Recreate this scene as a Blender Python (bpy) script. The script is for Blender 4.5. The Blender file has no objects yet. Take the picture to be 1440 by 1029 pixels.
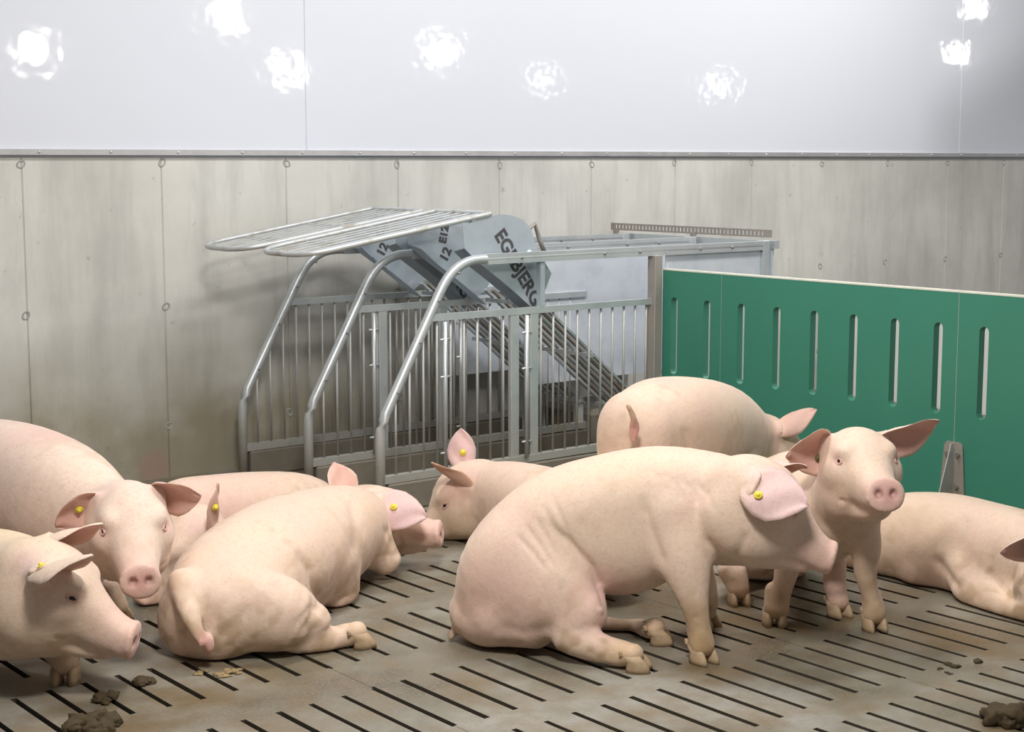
import bpy, bmesh, math, random
import numpy as np
from mathutils import Vector, Matrix
from mathutils.geometry import tessellate_polygon
R = math.radians
random.seed(4); rng = np.random.default_rng(4)
SC = bpy.context.scene
COL = SC.collection

# ------------------------------------------------------------------ camera
FPX, CX, CY, EYE = 2230.0, 720.0, 514.5, 1.65
PITCH, YAW = math.atan((CY - 225) / FPX), R(38.8)
cd = bpy.data.cameras.new('camera'); cam = bpy.data.objects.new('camera', cd); COL.objects.link(cam)
cd.sensor_width = 36; cd.lens = 36 * FPX / 1440; cd.clip_start = .05; cd.clip_end = 100
cam.location = (0, 0, EYE); cam.rotation_euler = (math.pi / 2 - PITCH, 0, -YAW)
SC.camera = cam

# ------------------------------------------------------------------ world, lamps, exposure
SC.view_settings.view_transform = 'Standard'; SC.view_settings.look = 'None'
SC.view_settings.exposure = 0.0; SC.view_settings.gamma = 1.0; SC.view_settings.use_curve_mapping = False
W = bpy.data.worlds.new('barn_air'); SC.world = W; W.use_nodes = True
W.node_tree.nodes['Background'].inputs[0].default_value = (.95, .97, 1, 1)
W.node_tree.nodes['Background'].inputs[1].default_value = .14
def lamp(loc, aim, sx, sy, power, col=(1, .97, .93)):
    d = bpy.data.lights.new('ceiling_or_fill_lamp', 'AREA'); d.shape = 'RECTANGLE'; d.size = sx; d.size_y = sy
    d.energy = power; d.color = col
    o = bpy.data.objects.new('ceiling_or_fill_lamp', d); COL.objects.link(o); o.location = loc
    o.rotation_euler = (Vector(aim) - Vector(loc)).to_track_quat('-Z', 'Y').to_euler()
    return o
lamp((1.7, 2.2, 3.5), (4.0, 5.6, .3), .6, .6, 130)                 # the lamp left of the camera that throws the rack's shadow
lamp((4.4, 4.6, 4.3), (4.4, 4.9, 0), 2.6, .5, 130)                 # overhead row
lamp((1.0, 3.6, 4.3), (2.0, 4.4, 0), 2.6, .5, 30)
lamp((9.0, 5.0, 4.2), (10.5, 7.5, 1.6), .35, .35, 70)              # added lamp: lifts the right side and throws the added pipe's shadow
lamp((7.4, 4.6, 3.9), (7.3, 7.5, 2.4), 1.1, .7, 66)  # added lamp, aimed at the wall to make the glow on the sheets
for x, y, z, s in ((8.0, -4.5, 3.0, .36), (9.03, -1.45, 3.3, .34), (12.3, -5.6, 3.0, .36), (11.94, -1.32, 3.0, .32), (17.2, -5.6, 3.0, .35), (21.3, -5.5, 3.0, .4), (15.1, 4.3, 3.3, .2), (17.3, 2.5, 3.0, .22)):
    lamp((x, y, z), (2 * x * .3, 7.5, 2.2), s, s, (5 if y < -5.4 and x > 17 else 17) * (s / .35) ** 2)           # the far lamps whose glints show in the white sheets

# ------------------------------------------------------------------ helpers: space
fh = np.array([math.sin(YAW), math.cos(YAW), 0.]); rt = np.array([math.cos(YAW), -math.sin(YAW), 0.])
fw = fh * math.cos(PITCH) - np.array([0, 0, math.sin(PITCH)]); upv = np.cross(rt, fw)
EY = np.array([0, 0, EYE]); ZU = np.array([0, 0, 1.])
def at(px, py, Z):                      # point seen at a pixel, at horizontal distance Z in front of the camera station
    r = fw + rt * ((px - CX) / FPX) - upv * ((py - CY) / FPX)
    return EY + r * (Z / (r @ fh))
def onfloor(px, py, z=0.):
    r = fw + rt * ((px - CX) / FPX) - upv * ((py - CY) / FPX)
    return EY + r * ((z - EYE) / r[2])
def dv(r, u, t):                        # direction: right, up, towards the viewer
    v = rt * r + ZU * u - fh * t
    return v / np.linalg.norm(v)
def nrm(v): v = np.asarray(v, float); return v / (np.linalg.norm(v) + 1e-12)

# ------------------------------------------------------------------ helpers: objects
def tag(o, label=None, cat=None, group=None, kind=None):
    if label: o['label'] = label
    if cat: o['category'] = cat
    if group: o['group'] = group
    if kind: o['kind'] = kind
    return o
def link(name, me, mat=None, parent=None):
    o = bpy.data.objects.new(name, me); COL.objects.link(o)
    if mat is not None and me is not None: me.materials.append(mat)
    if parent is not None:
        o.parent = parent; o.matrix_parent_inverse = Matrix.Translation(parent.location).inverted()
    return o
def empty(name, loc, label, cat, group=None):
    o = bpy.data.objects.new(name, None); COL.objects.link(o); o.location = Vector(loc); o.empty_display_size = .1
    return tag(o, label, cat, group)
def bobj(name, bm, mat, parent=None, smooth=False):
    bmesh.ops.recalc_face_normals(bm, faces=bm.faces)
    me = bpy.data.meshes.new(name); bm.to_mesh(me); bm.free()
    if smooth:
        for p in me.polygons: p.use_smooth = True
    return link(name, me, mat, parent)
def add_box(bm, a, b, bev=0.):
    a, b = np.minimum(a, b), np.maximum(a, b)
    r = bmesh.ops.create_cube(bm, size=1, matrix=Matrix.Translation(Vector((a + b) / 2)) @ Matrix.Diagonal(Vector((*(b - a), 1))))
    if bev:
        es = {e for v in r['verts'] for e in v.link_edges}
        bmesh.ops.bevel(bm, geom=list(es), offset=bev, segments=1, affect='EDGES')
def box(name, a, b, mat, parent=None, bev=0.):
    bm = bmesh.new(); add_box(bm, np.array(a, float), np.array(b, float), bev); return bobj(name, bm, mat, parent)
def add_tube(bm, pts, r, n=8, closed=False, flat=None):
    pts = [Vector(p) for p in pts]; N = len(pts); rings = []
    ref = Vector((0, 0, 1))
    for i, p in enumerate(pts):
        a = pts[(i - 1) % N] if (closed or i > 0) else p; b = pts[(i + 1) % N] if (closed or i < N - 1) else p
        t = (b - a).normalized()
        rf = ref if abs(t.dot(ref)) < .95 else Vector((0, 1, 0))
        s = t.cross(rf).normalized(); u = s.cross(t)
        rx, ry = (r, r) if flat is None else flat
        rings.append([bm.verts.new(p + s * math.cos(2 * math.pi * k / n) * rx + u * math.sin(2 * math.pi * k / n) * ry) for k in range(n)])
    for i in range(N if closed else N - 1):
        A, B = rings[i], rings[(i + 1) % N]
        for k in range(n): bm.faces.new((A[k], A[(k + 1) % n], B[(k + 1) % n], B[k]))
    if not closed: bm.faces.new(rings[0][::-1]); bm.faces.new(rings[-1])
def tube(name, pts, r, mat, parent=None, n=8, closed=False):
    bm = bmesh.new(); add_tube(bm, pts, r, n, closed); return bobj(name, bm, mat, parent, True)
def add_bar(bm, a, b, wy, wz):          # rectangular bar between two points; wy across, wz the other way
    a, b = Vector(a), Vector(b); t = (b - a).normalized()
    s = Vector((0, 1, 0)) if abs(t.y) < .9 else Vector((1, 0, 0)); u = t.cross(s).normalized(); s = u.cross(t)
    vs = [[bm.verts.new(p + s * i * wy / 2 + u * j * wz / 2) for i, j in ((-1, -1), (1, -1), (1, 1), (-1, 1))] for p in (a, b)]
    for k in range(4): bm.faces.new((vs[0][k], vs[0][(k + 1) % 4], vs[1][(k + 1) % 4], vs[1][k]))
    bm.faces.new(vs[0][::-1]); bm.faces.new(vs[1])
def bar(name, a, b, wy, wz, mat, parent=None):
    bm = bmesh.new(); add_bar(bm, a, b, wy, wz); return bobj(name, bm, mat, parent)
def add_plate(bm, outer, holes, th, M):
    """flat plate in local xy, thickness th along local z, placed by M"""
    loops = [outer] + holes
    flat = [p for l in loops for p in l]
    tris = tessellate_polygon([[Vector((p[0], p[1], 0)) for p in l] for l in loops])
    top = [bm.verts.new(M @ Vector((p[0], p[1], th / 2))) for p in flat]
    bot = [bm.verts.new(M @ Vector((p[0], p[1], -th / 2))) for p in flat]
    for t in tris:
        try:
            bm.faces.new([top[i] for i in t]); bm.faces.new([bot[i] for i in reversed(t)])
        except ValueError: pass
    k = 0
    for l in loops:
        n = len(l)
        for i in range(n):
            j = (i + 1) % n
            bm.faces.new((top[k + i], top[k + j], bot[k + j], bot[k + i]))
        k += n
def plate(name, outer, holes, th, M, mat, parent=None):
    bm = bmesh.new(); add_plate(bm, outer, holes, th, M); return bobj(name, bm, mat, parent)

# ------------------------------------------------------------------ materials
def newmat(name):
    m = bpy.data.materials.new(name); m.use_nodes = True
    return m, m.node_tree.nodes, m.node_tree.links, m.node_tree.nodes['Principled BSDF']
def noise(N, L, scale, detail=4, rough=.6, vec=None, mapping=None):
    n = N.new('ShaderNodeTexNoise'); n.inputs['Scale'].default_value = scale
    n.inputs['Detail'].default_value = detail; n.inputs['Roughness'].default_value = rough
    if vec is not None:
        if mapping:
            mp = N.new('ShaderNodeMapping'); mp.inputs['Scale'].default_value = mapping; L.new(vec, mp.inputs[0]); vec = mp.outputs[0]
        L.new(vec, n.inputs['Vector'])
    return n
def ramp(N, L, fac, stops):
    r = N.new('ShaderNodeValToRGB'); e = r.color_ramp.elements
    while len(e) < len(stops): e.new(.5)
    for k, (p, c) in enumerate(stops): e[k].position = p; e[k].color = (*c, 1)
    L.new(fac, r.inputs[0]); return r
def mix(N, L, fac, a, b, mode='MIX'):
    m = N.new('ShaderNodeMix'); m.data_type = 'RGBA'; m.blend_type = mode
    for s, v in ((0, fac), (6, a), (7, b)):
        if hasattr(v, 'is_linked'): L.new(v, m.inputs[s])
        elif isinstance(v, (int, float)): m.inputs[s].default_value = v
        else: m.inputs[s].default_value = (*v, 1)
    return m.outputs[2]
def math_(N, L, op, a, b=None, clamp=False):
    m = N.new('ShaderNodeMath'); m.operation = op; m.use_clamp = clamp
    for s, v in ((0, a), (1, b)):
        if v is None: continue
        if hasattr(v, 'is_linked'): L.new(v, m.inputs[s])
        else: m.inputs[s].default_value = v
    return m.outputs[0]
def bump(N, L, h, bs, strength=.3, dist=.01):
    b = N.new('ShaderNodeBump'); b.inputs['Strength'].default_value = strength; b.inputs['Distance'].default_value = dist
    L.new(h, b.inputs['Height']); L.new(b.outputs[0], bs.inputs['Normal'])
def wpos(N): return N.new('ShaderNodeNewGeometry').outputs['Position']
def near(N, L, pos, c, rad, soft=.6):   # 1 inside a stain centred at c, fading to 0
    v = N.new('ShaderNodeVectorMath'); v.operation = 'DISTANCE'; L.new(pos, v.inputs[0]); v.inputs[1].default_value = c
    m = N.new('ShaderNodeMapRange'); m.interpolation_type = 'SMOOTHSTEP'; L.new(v.outputs['Value'], m.inputs[0])
    m.inputs[1].default_value = rad; m.inputs[2].default_value = rad * (1 - soft); m.inputs[3].default_value = 0; m.inputs[4].default_value = 1
    return m.outputs[0]

def mat_floor():
    m, N, L, b = newmat('slat_concrete'); P = wpos(N)
    n1 = noise(N, L, 1.6, 6, .62, P); n2 = noise(N, L, 5, 6, .68, P); n3 = noise(N, L, 90, 3, .7, P)
    c = ramp(N, L, n1.outputs[0], [(.34, (.10, .085, .05)), (.49, (.20, .185, .14)), (.64, (.32, .31, .275))]).outputs[0]
    c = mix(N, L, ramp(N, L, n2.outputs[0], [(.44, (0, 0, 0)), (.68, (.85, .85, .85))]).outputs[0], c, (.20, .145, .075))
    c = mix(N, L, ramp(N, L, n3.outputs[0], [(.35, (.6, .6, .6)), (.6, (0, 0, 0))]).outputs[0], c, (.24, .21, .17))
    n4 = noise(N, L, 4.5, 4, .6, P)
    s = None
    for px, py, rad in ((250, 1010, .55), (150, 1020, .4), (330, 935, .28), (1100, 850, .7), (1350, 905, .45), (1000, 945, .22), (1420, 1015, .25)):
        q = near(N, L, P, tuple(onfloor(px, py)), rad, .85)
        s = q if s is None else math_(N, L, 'MAXIMUM', s, q)
    s = math_(N, L, 'MULTIPLY', s, ramp(N, L, n4.outputs[0], [(.38, (0, 0, 0)), (.6, (.85, .85, .85))]).outputs[0])
    c = mix(N, L, s, c, (.15, .10, .045))
    L.new(c, b.inputs['Base Color'])
    rr = ramp(N, L, n1.outputs[0], [(.38, (.26, .26, .26)), (.62, (.6, .6, .6))]).outputs[0]
    L.new(rr, b.inputs['Roughness']); bump(N, L, math_(N, L, 'ADD', n2.outputs[0], n3.outputs[0]), b, .35, .006)
    return m
def mat_wall():
    m, N, L, b = newmat('cast_concrete'); P = wpos(N)
    n1 = noise(N, L, 1.1, 6, .6, P); n2 = noise(N, L, 3, 5, .65, P, (2.2, 1, .35)); n3 = noise(N, L, 40, 3, .7, P); n4 = noise(N, L, 14, 2, .5, P)
    c = ramp(N, L, n1.outputs[0], [(.3, (.45, .45, .42)), (.5, (.56, .56, .525)), (.7, (.65, .645, .61))]).outputs[0]
    c = mix(N, L, ramp(N, L, n2.outputs[0], [(.45, (0, 0, 0)), (.7, (.5, .5, .5))]).outputs[0], c, (.36, .355, .33))
    c = mix(N, L, ramp(N, L, n4.outputs[0], [(.69, (0, 0, 0)), (.76, (.5, .5, .5))]).outputs[0], c, (.25, .245, .22))
    # muck rubbed onto the lower part of the wall
    sep = N.new('ShaderNodeSeparateXYZ'); L.new(P, sep.inputs[0])
    hz = N.new('ShaderNodeMapRange'); L.new(sep.outputs[2], hz.inputs[0]); hz.inputs[1].default_value = .85; hz.inputs[2].default_value = .3
    hn = math_(N, L, 'MULTIPLY', hz.outputs[0], ramp(N, L, noise(N, L, 1.7, 5, .6, P).outputs[0], [(.3, (.45, .45, .45)), (.55, (1, 1, 1))]).outputs[0], True)
    hx = N.new('ShaderNodeMapRange'); L.new(sep.outputs[0], hx.inputs[0]); hx.inputs[1].default_value = 6.2; hx.inputs[2].default_value = 4.6
    hn = math_(N, L, 'MULTIPLY', hn, hx.outputs[0], True)
    c = mix(N, L, math_(N, L, 'MULTIPLY', hn, .85), c, (.235, .20, .125))
    pt = noise(N, L, 2.2, 3, .6, P)
    pk = math_(N, L, 'MULTIPLY', near(N, L, P, (3.64, 7.5, .06), .12), .16)
    c = mix(N, L, pk, c, (.5, .12, .2))
    L.new(c, b.inputs['Base Color']); b.inputs['Roughness'].default_value = .85
    bump(N, L, n3.outputs[0], b, .2, .005); return m
def mat_clad():
    m, N, L, b = newmat('white_plastic_sheet'); P = wpos(N)
    b.inputs['Base Color'].default_value = (.665, .695, .765, 1); b.inputs['Roughness'].default_value = .38
    b.inputs['Coat Weight'].default_value = .7; b.inputs['Coat Roughness'].default_value = .05
    n = noise(N, L, 11, 1, .5, P); n2 = noise(N, L, 60, 2, .5, P, (.25, 1, 1))
    h = math_(N, L, 'ADD', math_(N, L, 'MULTIPLY', n.outputs[0], 2.0), math_(N, L, 'MULTIPLY', n2.outputs[0], .08))
    bump(N, L, h, b, .022, .02); L.new(b.inputs['Normal'].links[0].from_socket, b.inputs['Coat Normal']); return m
def mat_metal(name, col, rough=.42, metallic=.75, dirt=.35, dz=(.05, .5)):
    m, N, L, b = newmat(name); P = wpos(N)
    n1 = noise(N, L, 7, 5, .65, P); n2 = noise(N, L, 45, 3, .6, P)
    c = mix(N, L, ramp(N, L, n1.outputs[0], [(.35, (0, 0, 0)), (.7, (1, 1, 1))]).outputs[0], tuple(x * .82 for x in col), col)
    sep = N.new('ShaderNodeSeparateXYZ'); L.new(P, sep.inputs[0])
    hz = N.new('ShaderNodeMapRange'); L.new(sep.outputs[2], hz.inputs[0]); hz.inputs[1].default_value = dz[1]; hz.inputs[2].default_value = dz[0]
    d = math_(N, L, 'ADD', math_(N, L, 'MULTIPLY', hz.outputs[0], .75), math_(N, L, 'MULTIPLY', ramp(N, L, n1.outputs[0], [(.5, (0, 0, 0)), (.66, (1, 1, 1))]).outputs[0], dirt), True)
    c = mix(N, L, d, c, (.27, .235, .17)); L.new(c, b.inputs['Base Color'])
    L.new(math_(N, L, 'MULTIPLY', math_(N, L, 'SUBTRACT', 1.0, d), metallic), b.inputs['Metallic'])
    b.inputs['Roughness'].default_value = rough; bump(N, L, n2.outputs[0], b, .1, .003); return m
def mat_plain(name, col, rough=.6, var=.15, scale=20, metallic=0., bmp=.1):
    m, N, L, b = newmat(name); P = wpos(N); n = noise(N, L, scale, 4, .6, P)
    c = mix(N, L, n.outputs[0], tuple(x * (1 - var) for x in col), tuple(min(1, x * (1 + var)) for x in col))
    L.new(c, b.inputs['Base Color']); b.inputs['Roughness'].default_value = rough; b.inputs['Metallic'].default_value = metallic
    if bmp: bump(N, L, n.outputs[0], b, bmp, .004)
    return m
def mat_skin():
    m, N, L, b = newmat('pig_skin'); P = wpos(N)
    a = N.new('ShaderNodeVertexColor'); a.layer_name = 'Col'
    n1 = noise(N, L, 5, 5, .6, P); n2 = noise(N, L, 26, 4, .65, P); n3 = noise(N, L, 240, 2, .6, P)
    c = mix(N, L, ramp(N, L, n1.outputs[0], [(.35, (0, 0, 0)), (.75, (.5, .5, .5))]).outputs[0], a.outputs[0], (.74, .55, .46))
    c = mix(N, L, ramp(N, L, n2.outputs[0], [(.56, (0, 0, 0)), (.8, (.4, .4, .4))]).outputs[0], c, (.58, .40, .29))
    c = mix(N, L, ramp(N, L, n3.outputs[0], [(.3, (.18, .18, .18)), (.5, (0, 0, 0))]).outputs[0], c, (.50, .34, .25))
    n6 = noise(N, L, 75, 4, .7, P); c = mix(N, L, ramp(N, L, n6.outputs[0], [(.3, (.42, .42, .42)), (.5, (0, 0, 0))]).outputs[0], c, (.58, .38, .26))
    L.new(c, b.inputs['Base Color']); b.inputs['Roughness'].default_value = .58
    b.inputs['Specular IOR Level'].default_value = .3
    b.inputs['Subsurface Weight'].default_value = .12; b.inputs['Subsurface Radius'].default_value = (1, .35, .2); b.inputs['Subsurface Scale'].default_value = .012
    b.inputs['Sheen Weight'].default_value = .18; b.inputs['Sheen Roughness'].default_value = .4
    n5 = noise(N, L, 40, 4, .6, P)
    bump(N, L, math_(N, L, 'ADD', n5.outputs[0], math_(N, L, 'MULTIPLY', n3.outputs[0], .5)), b, .28, .006)
    return m
M_FLOOR, M_WALL, M_CLAD, M_SKIN = mat_floor(), mat_wall(), mat_clad(), mat_skin()
M_GALV = mat_metal('galvanised_steel', (.66, .70, .72), .4, .6, .25)
M_BAR = mat_metal('dull_steel_bar', (.46, .47, .46), .5, .35, .45)
M_RACK = mat_metal('soiled_steel', (.66, .69, .70), .45, .5, .75)
M_PLATE = mat_metal('galvanised_sheet', (.55, .62, .68), .38, .5, .1, (-.5, .1))
M_SHEET = mat_metal('pale_sheet', (.72, .77, .84), .4, .3, .08, (-.5, .4))
M_RUST = mat_metal('weathered_steel', (.40, .37, .34), .6, .4, .5)
M_TRIM = mat_metal('aluminium_trim', (.70, .69, .70), .35, .7, .05, (-2, -1))
M_GREEN = mat_plain('green_plastic', (.045, .225, .155), .38, .08, 3, 0, .03)
M_GREENTOP = mat_plain('worn_pale_edge', (.72, .72, .62), .6)
M_DARK = mat_plain('pit_slurry', (.02, .016, .01), .7)
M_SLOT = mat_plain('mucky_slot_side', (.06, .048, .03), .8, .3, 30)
M_CURB = mat_plain('mucky_concrete', (.17, .15, .115), .8, .3, 9)
M_INK = mat_plain('black_lettering', (.06, .06, .065), .6, .2, 30)
M_TAG = mat_plain('yellow_tag', (.80, .66, .06), .45, .1, 30)
M_TAGD = mat_plain('dirty_tag', (.13, .10, .03), .6)
M_HOOF = mat_plain('hoof_horn', (.44, .315, .19), .6, .45, 30)
M_MUCK = mat_plain('manure', (.055, .036, .013), .85, .5, 25, 0, .8)
M_CRUMB = mat_plain('feed_crumbs', (.30, .215, .105), .85, .4, 40, 0, .8)
M_BOLT = mat_plain('bolt_steel', (.30, .29, .28), .4, .2, 30, .6)
m, N_, L_, b_ = newmat('eye_dark'); b_.inputs['Base Color'].default_value = (.012, .008, .01, 1); b_.inputs['Roughness'].default_value = .08; M_EYE = m

# ------------------------------------------------------------------ floor: slotted concrete slabs over a slurry pit
def structure(o): o['kind'] = 'structure'; return o
floor = structure(box('floor', (-3, -2, -.9), (13, 7.7, -.8), M_DARK))
ROWS = [(5.72, 5.36), (5.16, 4.82), (4.655, 4.285), (4.04, 3.60), (3.47, 3.05), (2.92, 2.49), (2.36, 1.94), (1.8, 1.38), (6.24, 5.86), (6.75, 6.4)]
YB = [7.7, -.4]
X0, SW, NS = 2.683, 1.383, 12
def slab(x0, x1, y0, y1):
    g = .0011; x0 += g; x1 -= g; y0 += g; y1 -= g
    pitch = SW / NS
    holes = []
    for (ya, yb) in ROWS:
        if yb < y0 + .02 or ya > y1 - .02: continue
        for k in range(NS + 1):
            w = .0102 + random.uniform(-.0012, .0012)
            xc = x0 - g + k * pitch + random.uniform(-.003, .003) * (0 < k < NS)
            holes.append((max(x0, xc - w), min(x1, xc + w), yb + random.uniform(-.008, .008), ya + random.uniform(-.008, .008), k))
    bm = bmesh.new(); T, B = 0., -.11
    rows = sorted([r for r in ROWS if r[1] >= y0 + .02 and r[0] <= y1 - .02], key=lambda r: r[1])
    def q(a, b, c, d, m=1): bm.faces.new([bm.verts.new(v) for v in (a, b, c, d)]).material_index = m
    def top(xa, xb, ya, yb):
        if xb > xa and yb > ya: q((xa, ya, T), (xb, ya, T), (xb, yb, T), (xa, yb, T), 0)
    edges = [y0] + [v for r in rows for v in (r[1] - .012, r[0] + .012)] + [y1]
    for i in range(0, len(edges), 2): top(x0, x1, edges[i], edges[i + 1])
    for r in rows:
        ya, yb = r[1] - .012, r[0] + .012
        hs = [h for h in holes if abs(h[2] - r[1]) < .02]
        hs.sort(key=lambda h: h[0]); xp = x0
        for (a, b, c, d, k) in hs:
            top(xp, a, ya, yb); top(a, b, ya, c); top(a, b, d, yb); xp = b
            if a > x0: q((a, c, T), (a, d, T), (a, d, B), (a, c, B))
            if b < x1: q((b, d, T), (b, c, T), (b, c, B), (b, d, B))
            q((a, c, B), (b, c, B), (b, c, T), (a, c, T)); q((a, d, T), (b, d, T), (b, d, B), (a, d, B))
        top(xp, x1, ya, yb)
    q((x0, y0, B), (x1, y0, B), (x1, y0, T), (x0, y0, T)); q((x1, y1, B), (x0, y1, B), (x0, y1, T), (x1, y1, T))
    q((x0, y1, B), (x0, y0, B), (x0, y0, T), (x0, y1, T)); q((x1, y0, B), (x1, y1, B), (x1, y1, T), (x1, y0, T))
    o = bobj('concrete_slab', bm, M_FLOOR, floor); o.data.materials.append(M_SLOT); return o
for i in range(-4, 7):
    for j in range(len(YB) - 1):
        slab(X0 + i * SW, X0 + (i + 1) * SW, YB[j + 1], YB[j])

# ------------------------------------------------------------------ back wall: cast concrete below, white sheets above
WY = 7.5
seams = [-2.0 + .7355 * 0] + [2.99 + .7355 * k for k in range(-9, 15)] + [16.0]
seams = sorted(set(round(s, 4) for s in seams if -4 < s < 16.1))
def make_wall():
    bm = bmesh.new()
    def q(*p): bm.faces.new([bm.verts.new(v) for v in p])
    g, d, z0, z1 = .005, .007, -.12, 1.66
    xs = [-4.2] + seams
    for a, b in zip(xs[:-1], xs[1:]):
        a2 = a + (g if a > -4 else 0); b2 = b - g
        q((a2, WY, z0), (b2, WY, z0), (b2, WY, z1), (a2, WY, z1))
        q((b2, WY, z0), (b + 0, WY + d, z0), (b, WY + d, z1), (b2, WY, z1)); q((b, WY + d, z0), (b + g, WY, z0), (b + g, WY, z1), (b, WY + d, z1))
    q((-4.2, WY, z1), (16.1, WY, z1), (16.1, WY + .2, z1), (-4.2, WY + .2, z1))
    q((-4.2, WY + .2, z0), (16.1, WY + .2, z0), (16.1, WY + .2, z1), (-4.2, WY + .2, z1))
    return structure(bobj('wall_back', bm, M_WALL))
wall = make_wall()
M_HOLE = mat_plain('tie_hole_grout', (.34, .335, .31), .9, .3, 60)
hole_me = None
for x in seams:
    if not 2.4 < x < 13: continue
    for z in (1.628, .893, .278):
        if hole_me is None:
            bm = bmesh.new(); n = 12; prof = ((.026, -.0005), (.022, -.003), (.015, -.001), (.010, .006))
            rings = [[bm.verts.new((math.cos(2 * math.pi * k / n) * r, y, math.sin(2 * math.pi * k / n) * r * .75)) for k in range(n)] for r, y in prof]
            for A, B in zip(rings[:-1], rings[1:]):
                for k in range(n): bm.faces.new((A[k], A[(k + 1) % n], B[(k + 1) % n], B[k]))
            bm.faces.new(rings[-1])
            o = bobj('tie_hole', bm, M_HOLE, wall); hole_me = o.data
        else: o = link('tie_hole', hole_me, None, wall)
        o.location = (x + random.uniform(-.008, .008), WY, z + random.uniform(-.008, .008)); o.rotation_euler = (0, random.uniform(0, 6), 0)
# white sheets
clad = structure(box('wall_back_upper', (-4.2, WY + .01, 1.66), (16.1, WY + .2, 4.4), M_CLAD))
xs = [-1.3, 1.65, 4.597, 7.54, 10.473, 13.4, 16.1]
xs = [-4.2, -1.28, 4.597, 10.473, 16.1]
for a, b in zip(xs[:-1], xs[1:]): box('cladding_sheet', (a + .004, WY - .012, 1.70), (b - .004, WY + .012, 4.38), M_CLAD, clad)
for x in xs[1:-1]: box('joint_strip', (x - .012, WY - .016, 1.70), (x + .012, WY - .010, 4.38), M_CLAD, clad)
tr = structure(box('trim_1', (-4.2, WY - .03, 1.675), (16.1, WY + .01, 1.703), M_TRIM))
for k, x in enumerate(np.arange(2.7, 13, .37)):
    bm = bmesh.new(); bmesh.ops.create_uvsphere(bm, u_segments=8, v_segments=5, radius=.007); o = bobj('screw', bm, M_TRIM, tr, True); o.location = (x, WY - .031, 1.689)

M_LOW = mat_plain('white_low_wall', (.78, .78, .76), .5, .06, 3)
structure(box('wall_right', (8.8, 1.0, 0), (8.9, 7.2, .70), M_LOW))          # low white wall of the next pen, seen through the panel's slots
structure(tube('shadow_pipe', [(9.47, 6.0, 3.195), (10.0, 6.0, 3.42), (10.9, 6.0, 3.80), (11.4, 6.0, 4.4)], .045, M_TRIM, None, 12))   # unseen pipe, added to cast the diagonal shadow on the white sheets

# ------------------------------------------------------------------ steel stalls
DY = (6.10, 6.68, 7.26)
def arc(p0, p1, p2, n=6):
    p0, p1, p2 = map(np.array, (p0, p1, p2)); return [tuple((1 - t) ** 2 * p0 + 2 * t * (1 - t) * p1 + t * t * p2) for t in np.linspace(0, 1, n)]
DLAB = ('galvanised steel stall divider nearest the camera, joined to the green panel', 'middle galvanised stall divider, between the two lettered lift gates', 'galvanised stall divider furthest back, close against the concrete wall')
GAP = .081
for di, y in enumerate(DY):
    xo = (0, -.035, -.08)[di]
    t = empty('stall_divider', (4.1 + xo, y, 0), DLAB[di], 'stall divider', 'stall dividers')
    path = [(4.11 + xo, y, 0)] + arc((4.11 + xo, y, .33), (4.11 + xo, y, .40), (4.145 + xo, y, .47), 5)
    path += arc((4.46 + xo, y, 1.02), (4.545 + xo, y, 1.172), (4.70 + xo, y, 1.172), 9)[0:] + [(5.4, y, 1.176), (6.73, y, 1.172)]
    tube('frame_tube', path, .024, M_GALV, t, 12)
    bar('top_rail', (4.74 + xo, y, 1.172), (6.73, y, 1.172), .045, .05, M_GALV, t)
    bar('mid_rail', (4.39 + xo, y, .905), (5.9, y, .905), .03, .032, M_GALV, t)
    bar('bottom_rail', (4.12 + xo, y, .155), (5.9, y, .16), .04, .036, M_GALV, t)
    box('curb', (4.14 + xo, y - .03, 0), (5.9, y + .03, .135), M_CURB, t, .008)
    k = 0; x = 4.20 + xo
    while x < 5.86:
        z1 = min(.89, .44 + (x - 4.13 - xo) * 1.72) if x < 4.46 + xo else .89
        tube('bar', [(x, y, .17), (x, y, z1)], .0065, M_BAR, t, 6); x += GAP; k += 1
    if di < 2:
        for xp in ((4.915, 5.04) if di == 0 else (4.52, 4.9)): box('gate_post', (xp - .026, y - .014, .0), (xp + .026, y + .014, (.89, .89)[di]), M_GALV, t, .003)
        for xp in ((4.47, 4.975) if di == 0 else (4.45, 5.0)):
            bm = bmesh.new(); add_tube(bm, [(xp, y - .03, .17), (xp, y - .03, .885)], .011, 8)
            for z in (.25, .62, .80): add_tube(bm, [(xp - .03, y - .03, z), (xp + .03, y - .03, z)], .006, 6)
            bobj('latch_rod', bm, M_GALV, t, True)
        box('upright', (5.075, y - .015, .92), (5.105, y + .015, 1.15), M_PLATE, t)
    for x in (4.20 + xo, 4.33 + xo, 4.44 + xo, 4.56 + xo):
        z = np.interp(x - xo, [4.145, 4.46, 4.6], [.47, 1.02, 1.15])
        bm = bmesh.new(); bmesh.ops.create_uvsphere(bm, u_segments=8, v_segments=5, radius=.007); o = bobj('bolt', bm, M_BOLT, t, True); o.location = (x - t.location.x, -.024, z)
        o.matrix_parent_inverse = Matrix()
    for x in (4.95, 5.5, 5.75, 6.2, 6.45):
        bm = bmesh.new(); bmesh.ops.create_uvsphere(bm, u_segments=8, v_segments=5, radius=.008); o = bobj('bolt', bm, M_BOLT, t, True); o.location = (x - t.location.x, -.024, 1.172)
        o.matrix_parent_inverse = Matrix()
    # solid sheet at the trough end
    xs0 = (5.96, 5.52, 5.3)[di]
    box('side_sheet', (xs0, y - .004, .42), (6.70, y + .004, 1.148), M_SHEET, t)
    box('end_post', (6.70, y - .025, 0), (6.755, y + .025, 1.20), M_GALV, t, .003)
    if di == 0: box('side_post', (5.845, y - .04, 0), (5.90, y + .02, 1.15), M_RUST, t, .003)
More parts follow.
